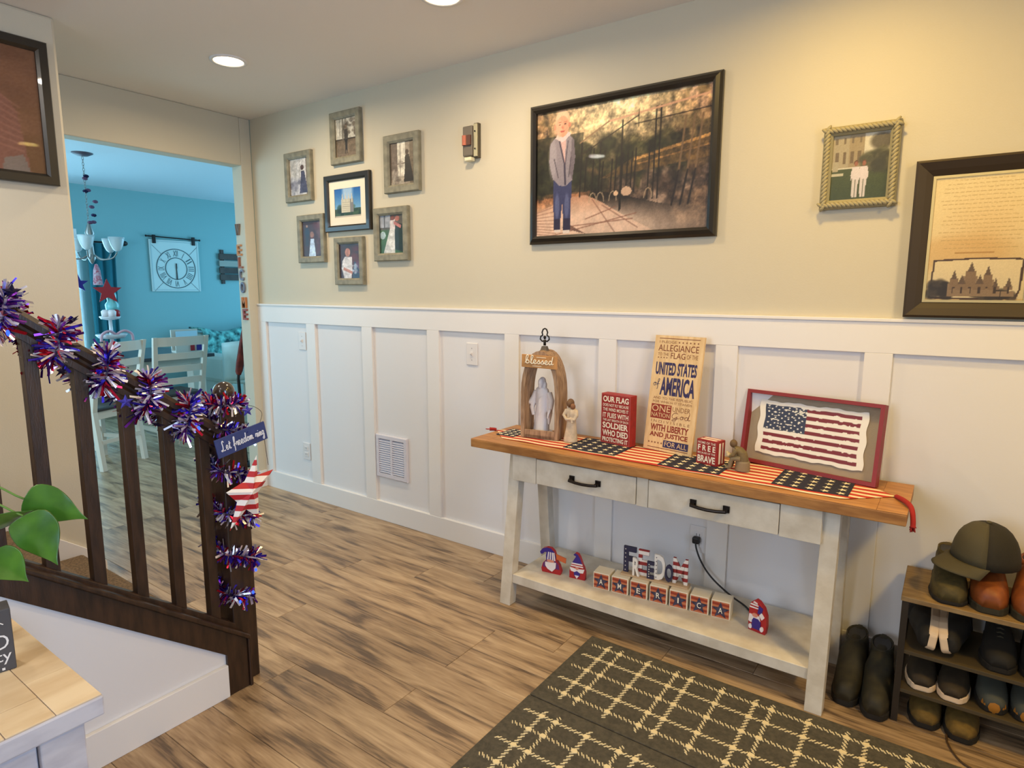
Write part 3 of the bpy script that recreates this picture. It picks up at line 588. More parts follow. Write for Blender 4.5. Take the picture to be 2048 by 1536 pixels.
# rope frame
p = Pic(80, 100, (66, 76, 36)); p.grad((60, 70, 30), (74, 82, 42), 0, 0.48); p.rect(0, 1, 0.48, 1, (206, 200, 180)); p.rect(0, 0.56, 0.5, 1, (166, 154, 126)); p.poly([(0.3, 1), (0.56, 1), (0.56, 0.62), (0.62, 0.62), (0.62, 0.5), (0.3, 0.5)], (156, 140, 108))
for k in range(4): p.rect(0.06+0.13*k, 0.12+0.13*k, 0.56, 0.74, (112, 96, 70)); p.rect(0.05+0.14*k, 0.09+0.14*k, 0.86, 0.95, (120, 106, 82))
p.ell(0.86, 0.86, 0.16, 0.1, (70, 62, 44), 0.8, 0.5); p.spots(26, (0.6, 1, 0.5, 0.7), [(70, 70, 46), (96, 92, 60), (60, 58, 36)], 0.05, 0.12, 0.7, 6); p.rect(0, 0.22, 0.38, 0.42, (190, 184, 160)); p.rect(0.02, 0.12, 0.45, 0.6, (170, 160, 134))
for x in (0.44, 0.58): figure(p, x, 0.04, 0.56, ((214, 204, 206), (206, 198, 198)), (150, 96, 70), (96, 66, 40), 0.9)
p.noise(7)
t = picture('picture_frame', 'square cream frame carved like twisted rope, photo of two people in white', 3.416, 3.645, 1.633, 1.906, 0.030, 0.026, mat('cream_frame', (150, 142, 110), 0.6), p)
ropem = mat('cream_rope', (160, 150, 116), 0.6)
mb = MB()
def ropes(a, b, n):
    a = Vector(a); b = Vector(b); d = (b - a).normalized(); q = Vector((d.z, 0, -d.x)); 
    for k in range(n):
        c = a + (b - a) * ((k + 0.5) / n); x = (d*0.012 + q*0.008)
        mb.tube([c - x, c - x*0.4 + Vector((0, -0.004, 0)), c + x*0.4 + Vector((0, -0.004, 0)), c + x], [0.0035, 0.006, 0.006, 0.0035], 6)
for a, b, n in (((3.416, -0.025, 1.646), (3.645, -0.025, 1.646), 17), ((3.645, -0.025, 1.893), (3.416, -0.025, 1.893), 17), ((3.429, -0.025, 1.906), (3.429, -0.025, 1.633), 20), ((3.632, -0.025, 1.633), (3.632, -0.025, 1.906), 20)): ropes(a, b, n)
mb.obj('rope_moulding', ropem, t, smooth=True)

# dark frame with the parchment text
p = Pic(110, 176, (222, 200, 146)); p.ell(0.55, 0.62, 0.4, 0.3, (236, 220, 176), 0.8, 1.2); p.ell(0.55, 0.52, 0.3, 0.22, (206, 166, 100), 0.55, 1.0); p.ell(0.3, 0.38, 0.4, 0.1, (204, 160, 92), 0.5, 0.8); p.grad((206, 168, 104), (214, 184, 124), 0, 0.03)
rg = np.random.RandomState(5)
for k in range(18):
    v = 0.955 - k*0.031; x = 0.5 - 0.42*(0.75+0.25*rg.rand()) if k % 4 else 0.22; x1 = 1 - x
    while x < x1:
        l = 0.015 + 0.04*rg.rand(); p.line((x, v+0.002), (x+l, v-0.002+0.004*rg.rand()), 0.004, (176, 146, 92), 0.75); x += l + 0.018
p.rect(0.28, 0.66, 0.385, 0.395, (170, 128, 66), 0.8)
p.poly([(0.08, 0.34), (0.5, 0.352), (0.9, 0.345), (0.95, 0.33), (0.93, 0.1), (0.9, 0.03), (0.5, 0.02), (0.06, 0.03), (0.07, 0.2)], (74, 50, 34)); p.poly([(0.095, 0.325), (0.5, 0.34), (0.92, 0.33), (0.91, 0.1), (0.88, 0.045), (0.5, 0.035), (0.08, 0.045), (0.09, 0.2)], (226, 206, 160))
p.spots(24, (0.08, 0.24, 0.04, 0.16), [(70, 60, 46), (50, 42, 32)], 0.03, 0.06, 0.8, 6); p.spots(30, (0.5, 0.88, 0.04, 0.08), [(80, 68, 50), (56, 46, 34)], 0.02, 0.05, 0.8, 7)
for x, top, w in ((0.3, 0.26, 0.06), (0.46, 0.32, 0.07), (0.62, 0.29, 0.06), (0.38, 0.22, 0.08), (0.55, 0.22, 0.08), (0.7, 0.2, 0.05), (0.82, 0.2, 0.06)):
    p.rect(x-w, x+w, 0.05, top-0.11, (150, 124, 92)); p.rect(x-w*0.7, x+w*0.7, 0.1, top-0.07, (138, 112, 82)); p.poly([(x-w*0.5, top-0.075), (x+w*0.5, top-0.075), (x, top)], (104, 84, 64)); p.rect(x-0.012, x+0.012, 0.07, 0.12, (70, 54, 40))
p.noise(5)
t = picture('picture_frame', 'wide dark brown frame with parchment text above a sepia spired building', 3.696, 4.062, 1.269, 1.764, 0.050, 0.03, brownframe, p, prof=[(0, 0.001), (0, 0.03), (0.006, 0.034), (0.02, 0.03), (0.044, 0.02), (0.044, 0.018)] and [(0, 0.001), (0, 0.032), (0.007, 0.036), (0.03, 0.026), (0.048, 0.016), (0.05, 0.003)])
mb = MB(); mould(mb, WALL, 3.745, 4.013, 1.318, 1.715, [(0, 0.013), (0.0, 0.0165), (0.008, 0.0165), (0.008, 0.0135)]); mb.obj('fillet', mat('cream_fillet', (206, 194, 150), 0.6), t)

# portrait on the stair wall: dark frame, brown-toned photograph
LW = plane((0.75, 0, 0), (0, 1, 0), (0, 0, 1))
p = Pic(90, 110, (116, 76, 48)); p.grad((104, 70, 36), (126, 84, 56), 0, 1); p.spots(70, (0, 1, 0.3, 1), [(130, 88, 60), (100, 64, 42), (118, 78, 50)], 0.05, 0.12, 0.35, 14)
p.poly([(0.55, 0.72), (0.72, 0.66), (0.84, 0.5), (0.88, 0.2), (0.9, 0.0), (0.3, 0.0), (0.35, 0.6)], (124, 80, 62)); p.ell(0.48, 0.78, 0.13, 0.12, (120, 74, 54))
for k in range(8): p.line((0.5, 0.66-0.06*k), (0.7, 0.63-0.06*k), 0.008, (150, 104, 84), 0.6); p.line((0.7, 0.63-0.06*k), (0.86, 0.52-0.05*k), 0.008, (148, 100, 80), 0.6)
p.poly([(0.72, 0), (0.9, 0), (0.86, 0.14), (0.74, 0.1)], (120, 118, 110), 0.7); p.noise(5)
picture('picture_frame', 'black framed brown portrait hanging on the stair wall', -1.98, -1.379, 1.772, 2.326, 0.042, 0.03, blackframe, p, fr=LW)

# uncovered door chime
t = thing('door_chime', 'uncovered grey door chime with copper coil and steel tone bar', 'door chime', (1.85, -0.0, 1.98))
MB().box(1.812, 1.872, -0.035, 0.0, 1.995, 2.135).obj('body', mat('chime_grey', (112, 104, 92), 0.6), t, bevel=0.006)
mb = MB(); mb.lathe([(0.0, 0), (0.014, 0), (0.014, 0.045), (0.0, 0.045)], (1.828, -0.036, 2.045), 14); mb.obj('coil', mat('copper', (190, 110, 86), 0.35, 0.3), t, smooth=False)
MB().box(1.842, 1.868, -0.045, -0.035, 2.043, 2.09).obj('solenoid_bracket', mat('chime_brown', (92, 56, 44), 0.5), t, bevel=0.002)
tb = MB().box(1.878, 1.897, -0.032, -0.022, 1.99, 2.14).obj('tone_bar', mat('steel_bar', (214, 208, 176), 0.3, 0.6), t, bevel=0.002)
for z in (2.025, 2.105): MB().lathe([(0, 0), (0.004, 0), (0.004, 0.003), (0, 0.003)], (0, 0, 0), 10).xf(0, Matrix.Translation((1.888, -0.0325, z)) @ Matrix.Rotation(PI/2, 4, 'X')).obj('screw', blackm, tb)
MB().box(1.872, 1.899, -0.022, 0.0, 1.985, 2.145).obj('mounting_plate', mat('chime_dark', (84, 76, 60), 0.6), t, bevel=0.002)
MB().box(1.826, 1.868, -0.04, -0.006, 1.972, 1.99).obj('plastic_foot', mat('chime_cream', (232, 224, 190), 0.45), t, bevel=0.004)

# switches, outlets, return-air grille
platem = mat('switch_plate', (226, 222, 220), 0.35)
def plate(name, label, cat, u, v, hh=0.057, hw=0.036, kind='switch', parent_w=0.003):
    fr = lambda a, b, w: Vector((u + a, -parent_w - w, v + b))
    t = thing(name, label, cat, (u, -parent_w, v - hh))
    MB().fbox(fr, -hw, hw, -hh, hh, 0, 0.006).obj('plate', platem, t, bevel=0.003)
    if kind == 'switch':
        MB().fbox(fr, -0.007, 0.007, -0.013, 0.013, 0.006, 0.008).obj('surround', platem, t)
        mb = MB(); mb.hexa([fr(-0.004, -0.008, 0.008), fr(0.004, -0.008, 0.008), fr(0.004, 0.006, 0.008), fr(-0.004, 0.006, 0.008)], [fr(-0.004, 0.002, 0.018), fr(0.004, 0.002, 0.018), fr(0.004, 0.01, 0.017), fr(-0.004, 0.01, 0.017)]); mb.obj('toggle', platem, t)
        for b in (-0.03, 0.03): MB().fbox(fr, -0.002, 0.002, b-0.002, b+0.002, 0.006, 0.007).obj('screw', mat('screw_grey', (150, 146, 144), 0.4), t)
    else:
        for b in (-0.02, 0.02):
            s = MB().fbox(fr, -0.017, 0.017, b-0.014, b+0.014, 0.006, 0.009).obj('socket', platem, t, bevel=0.003)
            for a in (-0.007, 0.006): MB().fbox(fr, a, a+0.002, b-0.005, b+0.006, 0.009, 0.0095).obj('slot', blackm, s)
    return t
plate('light_switch', 'white light switch plate in the wainscot panel beside the opening', 'light switch', 0.454, 1.031)
plate('light_switch', 'white toggle switch plate in the panel beside the wooden arch', 'light switch', 1.841, 1.031)
plate('wall_outlet', 'white wall outlet low in the panel beside the railing sign', 'outlet', 0.449, 0.31, kind='o')
plate('wall_outlet', 'white wall outlet behind the console table with a black plug', 'outlet', 3.044, 0.33, kind='o')
g = thing('air_grille', 'white louvred return air grille in the wainscot', 'vent', (1.243, -0.003, 0.265))
gf = lambda a, b, w: Vector((1.117 + a, -0.004 - w, 0.265 + b))
gm = mat('grille_white', (214, 212, 222), 0.4)
mb = MB(); mould(mb, gf, 0, 0.254, 0, 0.256, [(0, 0), (0, 0.010), (0.004, 0.014), (0.024, 0.014), (0.026, 0.002)]); mb.fbox(gf, 0.119, 0.135, 0.02, 0.236, 0.004, 0.013); mb.obj('frame', gm, g)
MB().fbox(gf, 0.01, 0.244, 0.01, 0.246, 0.0, 0.001).obj('duct', mat('duct_grey', (96, 92, 108), 0.8), g)
for k in range(15):
    b = 0.03 + k*0.0132
    for a0, a1 in ((0.026, 0.119), (0.135, 0.228)):
        mb = MB(); mb.hexa([gf(a0, b, 0.012), gf(a1, b, 0.012), gf(a1, b+0.0015, 0.012), gf(a0, b+0.0015, 0.012)], [gf(a0, b+0.009, 0.003), gf(a1, b+0.009, 0.003), gf(a1, b+0.0105, 0.003), gf(a0, b+0.0105, 0.003)]); mb.obj('louvre', gm, g)

# ------------------------------------------------------------------ console table
tw = mat('table_white', (214, 206, 190), 0.55, var=0.1, vs=14, c2=(196, 186, 168), bump=0.12, bs=90)
oak = mat('table_oak', (176, 124, 66), 0.5, var=0.25, vs=6, stretch=(1.5, 14, 8), c2=(140, 92, 44), bump=0.08, bs=50)
oak2 = mat('table_oak_board', (186, 134, 76), 0.5, var=0.22, vs=6, stretch=(1.5, 14, 8), c2=(154, 104, 54), bump=0.08, bs=50, rnd=0.06)
pullm = mat('pull_black', (34, 27, 24), 0.35, 0.6)
TT = 0.705
tb = thing('console_table', 'white console table with oak top, two drawers and low shelf', 'table', (2.95, -0.2, 0))
top = MB().box(2.136, 3.776, -0.385, -0.030, 0.668, 0.7035).obj('table_top', oak, tb, bevel=0.003)
for k in range(3):
    a = -0.385 + 0.1183*k; MB().box(2.215, 3.697, a+0.001, a+0.1173, 0.7035, TT).obj('plank', oak2, top)
for x0, x1 in ((2.136, 2.214), (3.698, 3.776)): MB().box(x0, x1, -0.384, -0.031, 0.7035, TT).obj('end_board', oak2, top)
ap = MB(); ap.box(2.353, 2.471, -0.37, -0.355, 0.553, 0.668); ap.box(3.427, 3.552, -0.37, -0.355, 0.553, 0.668); ap.box(2.92, 2.966, -0.367, -0.352, 0.553, 0.668); ap.box(2.36, 3.545, -0.10, -0.085, 0.553, 0.668); ap.box(2.353, 2.368, -0.355, -0.085, 0.553, 0.668); ap.box(3.537, 3.552, -0.355, -0.085, 0.553, 0.668)
ap.obj('apron', tw, tb, bevel=0.0015)
for x0, x1, px in ((2.4735, 2.9175, 2.704), (2.9685, 3.4245, 3.197)):
    d = MB().box(x0, x1, -0.371, -0.12, 0.556, 0.662).obj('drawer', tw, tb, bevel=0.002)
    mb = MB()
    for s in (-1, 1): mb.box(px+s*0.058-0.011, px+s*0.058+0.011, -0.377, -0.371, 0.599, 0.622); mb.box(px+s*0.058-0.007, px+s*0.058+0.007, -0.392, -0.377, 0.602, 0.612)
    mb.tube([(px-0.062, -0.393, 0.606), (px-0.03, -0.397, 0.603), (px, -0.398, 0.602), (px+0.03, -0.397, 0.603), (px+0.062, -0.393, 0.606)], 0.0062, 8); mb.obj('pull', pullm, d)
def leg(x0, x1, ya, yb, th):
    mb = MB(); mb.hexa([(x0, ya, 0), (x1, ya, 0), (x1, ya+th, 0), (x0, ya+th, 0)], [(x0, yb, 0.668), (x1, yb, 0.668), (x1, yb+th, 0.668), (x0, yb+th, 0.668)]); mb.obj('leg', tw, tb, bevel=0.002)
for x0, x1 in ((2.317, 2.3525), (3.5525, 3.603)):
    x0, x1 = (2.317, 2.370) if x0 < 3 else (3.548, 3.600)
    leg(x0, x1, -0.414, -0.335, 0.047); leg(x0, x1, -0.070, -0.140, 0.047)
    mb = MB(); mb.box(x0+0.004, x1-0.004, -0.30, -0.13, 0.62, 0.668); mb.obj('side_rail', tw, tb)
sh = MB().box(2.370, 3.548, -0.392, -0.025, 0.098, 0.138).obj('shelf', tw, tb, bevel=0.002)

# ------------------------------------------------------------------ runner with star patches
redst = stripes('runner_stripes', (0, 1, 0), 0.040, (186, 54, 34), (240, 216, 172), 0.1, 0.55, 0.9, 0.12)
navy = mat('runner_navy', (38, 38, 58), 0.95, var=0.2, vs=200)
creamst = mat('runner_star_cream', (232, 220, 186), 0.9)
rn = thing('table_runner', 'red and cream striped table runner with navy star patches and tassels', 'table runner', (2.95, -0.2, TT))
def rz(x, y): return TT + 0.0012 + 0.0016*(0.5+0.5*math.sin(x*31+y*9)) * (1 if y < -0.25 else 0.3)
NX, NY = 90, 10; vs = []; fs = []
def ry(x):      # half-width profile: pointed ends
    if x < 2.25: return max(0.004, 0.115*(x-2.135)/0.115)
    if x > 3.60: return max(0.004, 0.13*(3.735-x)/0.135)
    return 0.115 + 0.015*(x-2.25)/1.35
for i in range(NX+1):
    x = 2.135 + 1.6*i/NX
    for j in range(NY+1):
        cy = -0.190 - 0.025*(x-2.135)/1.6; y = cy + ry(x)*(2*j/NY-1); vs.append((x, y, rz(x, y)))
fs = [(i*(NY+1)+j, (i+1)*(NY+1)+j, (i+1)*(NY+1)+j+1, i*(NY+1)+j+1) for i in range(NX) for j in range(NY)]
o = MB().add(vs, fs).obj('cloth', redst, rn, smooth=True); m = o.modifiers.new('thick', 'SOLIDIFY'); m.thickness = 0.0011; m.offset = 1
stme = None
for (x0, x1, y0, y1, nx, ny) in ((2.555, 2.79, -0.296, -0.085, 5, 5), (2.975, 3.205, -0.315, -0.115, 5, 5), (3.380, 3.612, -0.312, -0.10, 5, 5), (2.185, 2.28, -0.262, -0.13, 3, 4)):
    pt = MB().box(x0, x1, y0, y1, TT+0.0022, TT+0.0048).obj('star_patch', navy, rn)
    for i in range(nx):
        for j in range(ny):
            cx = x0 + (i+0.5)*(x1-x0)/nx; cy = y0 + (j+0.5)*(y1-y0)/ny
            mb = MB(); mb.face(star2(cx, cy, 0.0155, 0.0062, PI/2+0.3), XY, TT+0.0051)
            mb.obj('star', creamst, pt)
tm = mat('tassel_red', (158, 32, 26), 0.9)
for P in ([(2.133, -0.19, TT+0.004), (2.125, -0.2, TT+0.007), (2.11, -0.212, TT+0.008)], [(3.733, -0.215, TT+0.004), (3.76, -0.27, TT+0.010), (3.782, -0.32, TT+0.006), (3.79, -0.345, TT-0.02), (3.792, -0.352, TT-0.045)]):
    mb = MB(); n = len(P)
    mb.tube(smooth_pts(P, 4), [0.0025] + [0.0075]*(4*(n-1)-1) + [0.010], 8)
    for k in range(14):
        a = Vector(P[-1]); d = Vector((random.uniform(-.008, .008), random.uniform(-.008, .008), 0)); e = (Vector(P[-1])-Vector(P[-2])).normalized()*random.uniform(.008, .014)
        mb.tube([a + d*0.7 - e*0.5, a + d + e], 0.0014, 4)
    mb.obj('tassel', tm, rn, smooth=True)

ON = TT + 0.0052      # things stand on the runner
# ------------------------------------------------------------------ wooden arch with the robed figure
archw = mat('arch_wood', (178, 146, 114), 0.75, var=0.35, vs=9, stretch=(12, 12, 1.6), c2=(134, 104, 78), bump=0.3, bs=60)
iron = mat('dark_iron', (36, 30, 28), 0.5, 0.5)
ar = thing('wooden_arch', 'weathered wooden pointed arch lantern with dark iron finial', 'lantern', (2.385, -0.17, ON))
# arch outline in the plane facing the camera a little: yaw by -12 degrees
AF0 = plane((2.385, -0.175, ON), (math.cos(R(10)), math.sin(R(10)), 0), (0, 0, 1))
def arch(hw, zs, zt, n=8):
    pts = [(-hw, 0), ]
    L = [(-hw, zs)]; 
    for k in range(1, n+1):
        t = k/n; L.append((-hw*(1-t**1.7), zs + (zt-zs)*math.sin(t*PI/2)**0.9))
    return L
outl = arch(0.0885, 0.20, 0.385); inl = arch(0.0715, 0.195, 0.358)
for s in (-1, 1):
    mb = MB(); o_ = [(-0.0885, 0)] + outl; i_ = [(-0.0715, 0)] + inl
    rings = []
    for (a, b), (c, d) in zip(o_, i_): rings.append([AF0(s*a, b, 0.055), AF0(s*c, d, 0.055), AF0(s*c, d, -0.055), AF0(s*a, b, -0.055)])
    mb.loft(rings); mb.obj('arch_side', archw, ar)
MB().fbox(AF0, -0.071, 0.071, 0.002, 0.014, -0.054, 0.054).obj('floor_board', archw, ar)
MB().fbox(AF0, -0.071, 0.071, 0.0, 0.036, 0.045, 0.054).obj('front_rail', archw, ar, bevel=0.001)
mb = MB(); mb.loft([[AF0(a*s, 0.352 + h, b*s) for a, b in ((-1, -1), (1, -1), (1, 1), (-1, 1))] for s, h in ((0.036, 0.0), (0.03, 0.012), (0.014, 0.035), (0.010, 0.05))]); mb.obj('cap', mat('cap_metal', (96, 84, 70), 0.5, 0.5), ar)
mb = MB(); mb.tube([AF0(0, 0.405, 0), AF0(0, 0.43, 0)], 0.006, 8)
lp = [(0.0, 0.425), (-0.012, 0.423), (-0.021, 0.432), (-0.019, 0.444), (-0.010, 0.450), (-0.013, 0.462), (-0.008, 0.475), (0.0, 0.479), (0.008, 0.475), (0.013, 0.462), (0.010, 0.450), (0.019, 0.444), (0.021, 0.432), (0.012, 0.423)]
mb.tube([AF0(a, b, 0) for a, b in lp], 0.0034, 8, closed=True); mb.ell(AF0(0, 0.44, 0), (0.006, 0.006, 0.009)); mb.obj('finial', iron, ar, smooth=True)

bs = thing('blessed_sign', 'small tan wood sign reading blessed hung on the wooden arch', 'sign', tuple(AF0(0, 0.312, 0.058)))
BF = plane(AF0(0, 0.312, 0.0565), (math.cos(R(10)), math.sin(R(10)), -0.03), (0.03, 0, 1))
MB().fbox(BF, -0.082, 0.082, 0, 0.055, 0, 0.008).obj('board', mat('blessed_wood', (202, 146, 84), 0.6, var=0.15, vs=20), bs, bevel=0.001)
mb = MB(); script(mb, 'blessed', BF, -0.064, 0.066, 0.018, 0.017, 0.010, 0.0021); mb.fbox(BF, -0.012, 0.032, 0.045, 0.0475, 0.008, 0.009); mb.fbox(BF, -0.03, 0.012, 0.0065, 0.009, 0.008, 0.009); mb.obj('lettering', mat('blessed_white', (250, 240, 214), 0.6), bs, smooth=True)

def ring(c, rx, ry, n=16, tilt=0.0, wav=0.0, k=5):
    return [(c[0] + rx*(1+wav*math.sin(k*2*PI*i/n))*math.cos(2*PI*i/n), c[1] + ry*(1+wav*math.sin(k*2*PI*i/n+1))*math.sin(2*PI*i/n), c[2] + tilt*math.cos(2*PI*i/n)) for i in range(n)]
plaster = mat('white_plaster', (222, 216, 214), 0.6)
fg = thing('robed_statue', 'white plaster statue of a robed figure with open hands inside the arch', 'statue', (2.375, -0.165, ON+0.016))
mb = MB(); c = Vector((2.37, -0.165, ON+0.016)); k0 = 0
P = lambda x, y, z: (c.x + x, c.y + y, c.z + z)
mb.loft([ring(P(-0.004+dx, dy, z), rx, ry_, 24, 0, wv, 7) for dx, dy, z, rx, ry_, wv in ((0, 0, 0.0, 0.038, 0.03, .0), (0, 0, 0.012, 0.038, 0.03, .02), (0.002, 0, 0.05, 0.035, 0.027, .07), (0.003, 0, 0.09, 0.032, 0.025, .07), (0.004, 0, 0.12, 0.031, 0.023, .06), (0.004, 0, 0.15, 0.032, 0.021, .04), (0.003, 0, 0.178, 0.036, 0.021, .02), (0.002, 0.001, 0.196, 0.03, 0.018, 0), (0.0, 0, 0.205, 0.014, 0.013, 0))])
mb.ell(P(-0.003, -0.008, 0.223), (0.0135, 0.016, 0.021)); mb.ell(P(-0.003, 0.004, 0.228), (0.0165, 0.016, 0.02)); mb.ell(P(-0.016, 0.003, 0.212), (0.008, 0.01, 0.016)); mb.ell(P(0.012, 0.003, 0.212), (0.008, 0.01, 0.016)); mb.ell(P(-0.003, -0.016, 0.208), (0.009, 0.007, 0.012)); mb.ell(P(-0.003, -0.021, 0.222), (0.003, 0.004, 0.006))
mb.tube([P(-0.03, 0, 0.182), P(-0.045, -0.006, 0.15), P(-0.058, -0.02, 0.128)], [0.014, 0.013, 0.012], 10); mb.tube([P(-0.055, -0.018, 0.132), P(-0.068, -0.034, 0.118), P(-0.074, -0.04, 0.114)], [0.007, 0.005, 0.004], 8)
mb.tube([P(-0.04, 0, 0.15), P(-0.047, -0.012, 0.11), P(-0.038, -0.016, 0.075)], [0.013, 0.012, 0.006], 10)
for i in range(4): mb.tube([P(-0.072, -0.038, 0.115), P(-0.082-0.002*i, -0.042+0.004*i, 0.106+0.004*i)], 0.0022, 5)
mb.tube([P(0.034, 0, 0.18), P(0.05, -0.004, 0.145), P(0.052, -0.016, 0.11)], [0.014, 0.013, 0.011], 10); mb.tube([P(0.052, -0.016, 0.11), P(0.05, -0.03, 0.088), P(0.048, -0.034, 0.07)], [0.007, 0.005, 0.003], 8); mb.tube([P(0.04, 0, 0.15), P(0.045, -0.01, 0.09), P(0.04, -0.008, 0.04)], [0.013, 0.012, 0.005], 10)
for i in range(5): mb.tube([P(0.03, -0.006, 0.19-0.006*i), P(0.0, -0.026, 0.15-0.016*i), P(-0.024, -0.02, 0.06-0.012*i)], 0.0035, 6)
for i in range(3): mb.ell(P(-0.02+0.02*i, -0.03, 0.004), (0.008, 0.014, 0.005))
mb.obj('figure', plaster, fg, remesh=0.0022)
MB().lathe([(0, 0), (0.05, 0), (0.05, 0.008), (0.046, 0.01), (0, 0.01)], (c.x, c.y, c.z-0.0018), 28, 1, 0.75).obj('plinth', plaster, fg)

# mother and child figurine
fg = thing('figurine', 'cream carved figurine of a standing person hugging a small child', 'figurine', (2.538, -0.19, ON))
c = Vector((2.535, -0.19, ON)); mb = MB()
mb.loft([ring(P(dx, 0, z), rx, ry_, 20, 0, 0.01, 6) for dx, z, rx, ry_ in ((-0.004, 0.0, 0.031, 0.028), (-0.004, 0.008, 0.031, 0.028), (-0.002, 0.05, 0.025, 0.022), (0, 0.09, 0.02, 0.017), (0, 0.11, 0.021, 0.018), (-0.001, 0.135, 0.026, 0.017), (-0.002, 0.145, 0.02, 0.014), (-0.003, 0.152, 0.008, 0.008))])
mb.ell(P(0.012, -0.014, 0.125), (0.015, 0.015, 0.024)); mb.tube([P(-0.022, -0.004, 0.138), P(-0.03, -0.016, 0.115), P(-0.01, -0.028, 0.1), P(0.012, -0.03, 0.104)], [0.009, 0.008, 0.007, 0.006], 8); mb.tube([P(0.022, -0.002, 0.138), P(0.032, -0.014, 0.118), P(0.024, -0.026, 0.098)], [0.009, 0.008, 0.006], 8); mb.tube([P(0.014, -0.02, 0.105), P(0.016, -0.026, 0.085)], [0.008, 0.006], 8)
mb.obj('gown', mat('figurine_cream', (214, 194, 166), 0.65, var=0.12, vs=40), fg, remesh=0.0024)
mb = MB(); mb.ell(P(-0.006, -0.006, 0.166), (0.0145, 0.016, 0.018)); mb.ell(P(-0.008, 0.004, 0.166), (0.017, 0.015, 0.02)); mb.ell(P(-0.006, 0.01, 0.156), (0.013, 0.01, 0.013)); mb.obj('hair', mat('figurine_brown', (110, 80, 52), 0.6), fg, remesh=0.0024)
mb = MB(); mb.ell(P(0.014, -0.016, 0.156), (0.011, 0.012, 0.013)); mb.obj('child_head', mat('figurine_child', (132, 88, 56), 0.6), fg, smooth=True)

# red flag poem box sign
redp = mat('sign_red', (158, 36, 34), 0.6, var=0.12, vs=50)
rs = thing('box_sign', 'tall red box sign with flag and soldier verse in white capitals', 'sign', (2.71, -0.11, ON))
SF = plane((2.640, -0.123, ON), (0.1505, -0.024, 0), (0, 0.0, 1)); SW = 0.148; SH = 0.214
MB().fbox(SF, 0, SW, 0, SH, -0.045, 0.0).obj('box', redp, rs, bevel=0.002)
mb = MB(); cw = mat('sign_cream', (240, 228, 206), 0.7)
for s, v0, v1, b in (('OUR FLAG', 0.179, 0.204, 0.03), ('DOES NOT FLY BECAUSE', 0.160, 0.172, 0.012), ('THE WIND MOVES IT', 0.140, 0.154, 0.012), ('IT FLIES WITH', 0.112, 0.133, 0.02), ('THE LAST BREATH OF EACH', 0.097, 0.107, 0.01), ('SOLDIER', 0.066, 0.092, 0.03), ('WHO DIED', 0.034, 0.060, 0.03), ('PROTECTING IT', 0.009, 0.028, 0.025)): txt(mb, s, SF, 0.010, SW-0.010, v0, v1, 0.0006, b)
mb.obj('lettering', cw, rs)
mb = MB(); mould(mb, SF, 0.0025, SW-0.0025, 0.0025, SH-0.0025, [(0, 0.0005), (0.0012, 0.0005)]); mb.obj('border', mat('sign_pink_edge', (206, 116, 106), 0.7), rs)

# pledge board leaning on the wall
pb = thing('pledge_board', 'tall light wood board printed with the pledge in brown and navy', 'sign', (2.94, -0.1, ON))
b0 = Vector((2.828, -0.105, ON)); b1 = Vector((3.045, -0.142, ON)); lean = Vector((0.012, 0.065, 0.466)); PF = plane(b0, b1-b0, lean); PW = (b1-b0).length; PH = 0.468; 
bw = mat('board_pine', (230, 200, 152), 0.65, var=0.18, vs=6, stretch=(10, 10, 1.2), c2=(214, 180, 130))
for k in range(3): MB().fbox(PF, PW*k/3 + 0.0003, PW*(k+1)/3 - 0.0003, 0, PH, -0.010, 0.0).obj('plank', bw, pb)
brn = mat('print_brown', (124, 66, 44), 0.8); nvy = mat('print_navy', (50, 46, 92), 0.8); brl = mat('print_tan', (150, 106, 70), 0.8); rdb = mat('print_red', (140, 52, 40), 0.8)
mb = MB(); W = 0.0006
mb.fbox(PF, 0.02, PW-0.018, 0.455, 0.4575, 0, W); mb.fbox(PF, 0.02, PW-0.018, 0.010, 0.0125, 0, W)
txt(mb, 'ALLEGIANCE', PF, 0.02, PW-0.02, 0.405, 0.431, W)
txt(mb, 'FLAG', PF, 0.08, 0.145, 0.376, 0.400, W)
for k in range(6): mb.face(star2(0.112+0.0165*k, 0.442, 0.0048), PF, W)
for k in range(4): mb.face(star2(0.024+0.013*k, 0.378, 0.004), PF, W)
for k in range(5): mb.face(star2(0.024+0.0145*k, 0.031, 0.0052), PF, W)
mb.obj('brown_lettering', brn, pb)
mb = MB(); txt(mb, 'UNITED STATES', PF, 0.018, PW-0.018, 0.308, 0.360, W, 0.035); txt(mb, 'AMERICA', PF, 0.048, PW-0.018, 0.226, 0.300, W, 0.035); mb.obj('navy_lettering', nvy, pb); MB().fbox(PF, 0.09, PW-0.018, 0.017, 0.046, 0, W*0.8).obj('navy_box', nvy, pb)
for a_ in (('I PLEDGE', 0.022, 0.1, 0.437, 0.447), ('TO THE', 0.02, 0.07, 0.386, 0.398), ('OF THE', 0.152, PW-0.02, 0.378, 0.396), ('AND TO THE REPUBLIC', 0.022, PW-0.022, 0.209, 0.219), ('FOR WHICH IT STANDS', 0.022, PW-0.022, 0.194, 0.203), ('UNDER', 0.116, PW-0.026, 0.165, 0.184), ('I N D I V I S I B L E', 0.024, PW-0.022, 0.113, 0.124)): mb = MB(); txt(mb, a_[0], PF, *a_[1:], W); mb.obj('tan_lettering', brl, pb)
mb = MB(); script(mb, 'God', PF, 0.112, 0.196, 0.138, 0.013, W, 0.0010); mb.obj('script_word', brn, pb)
mb = MB(); script(mb, 'of', PF, 0.014, 0.045, 0.262, 0.014, W, 0.0009); mb.obj('script_of', nvy, pb)
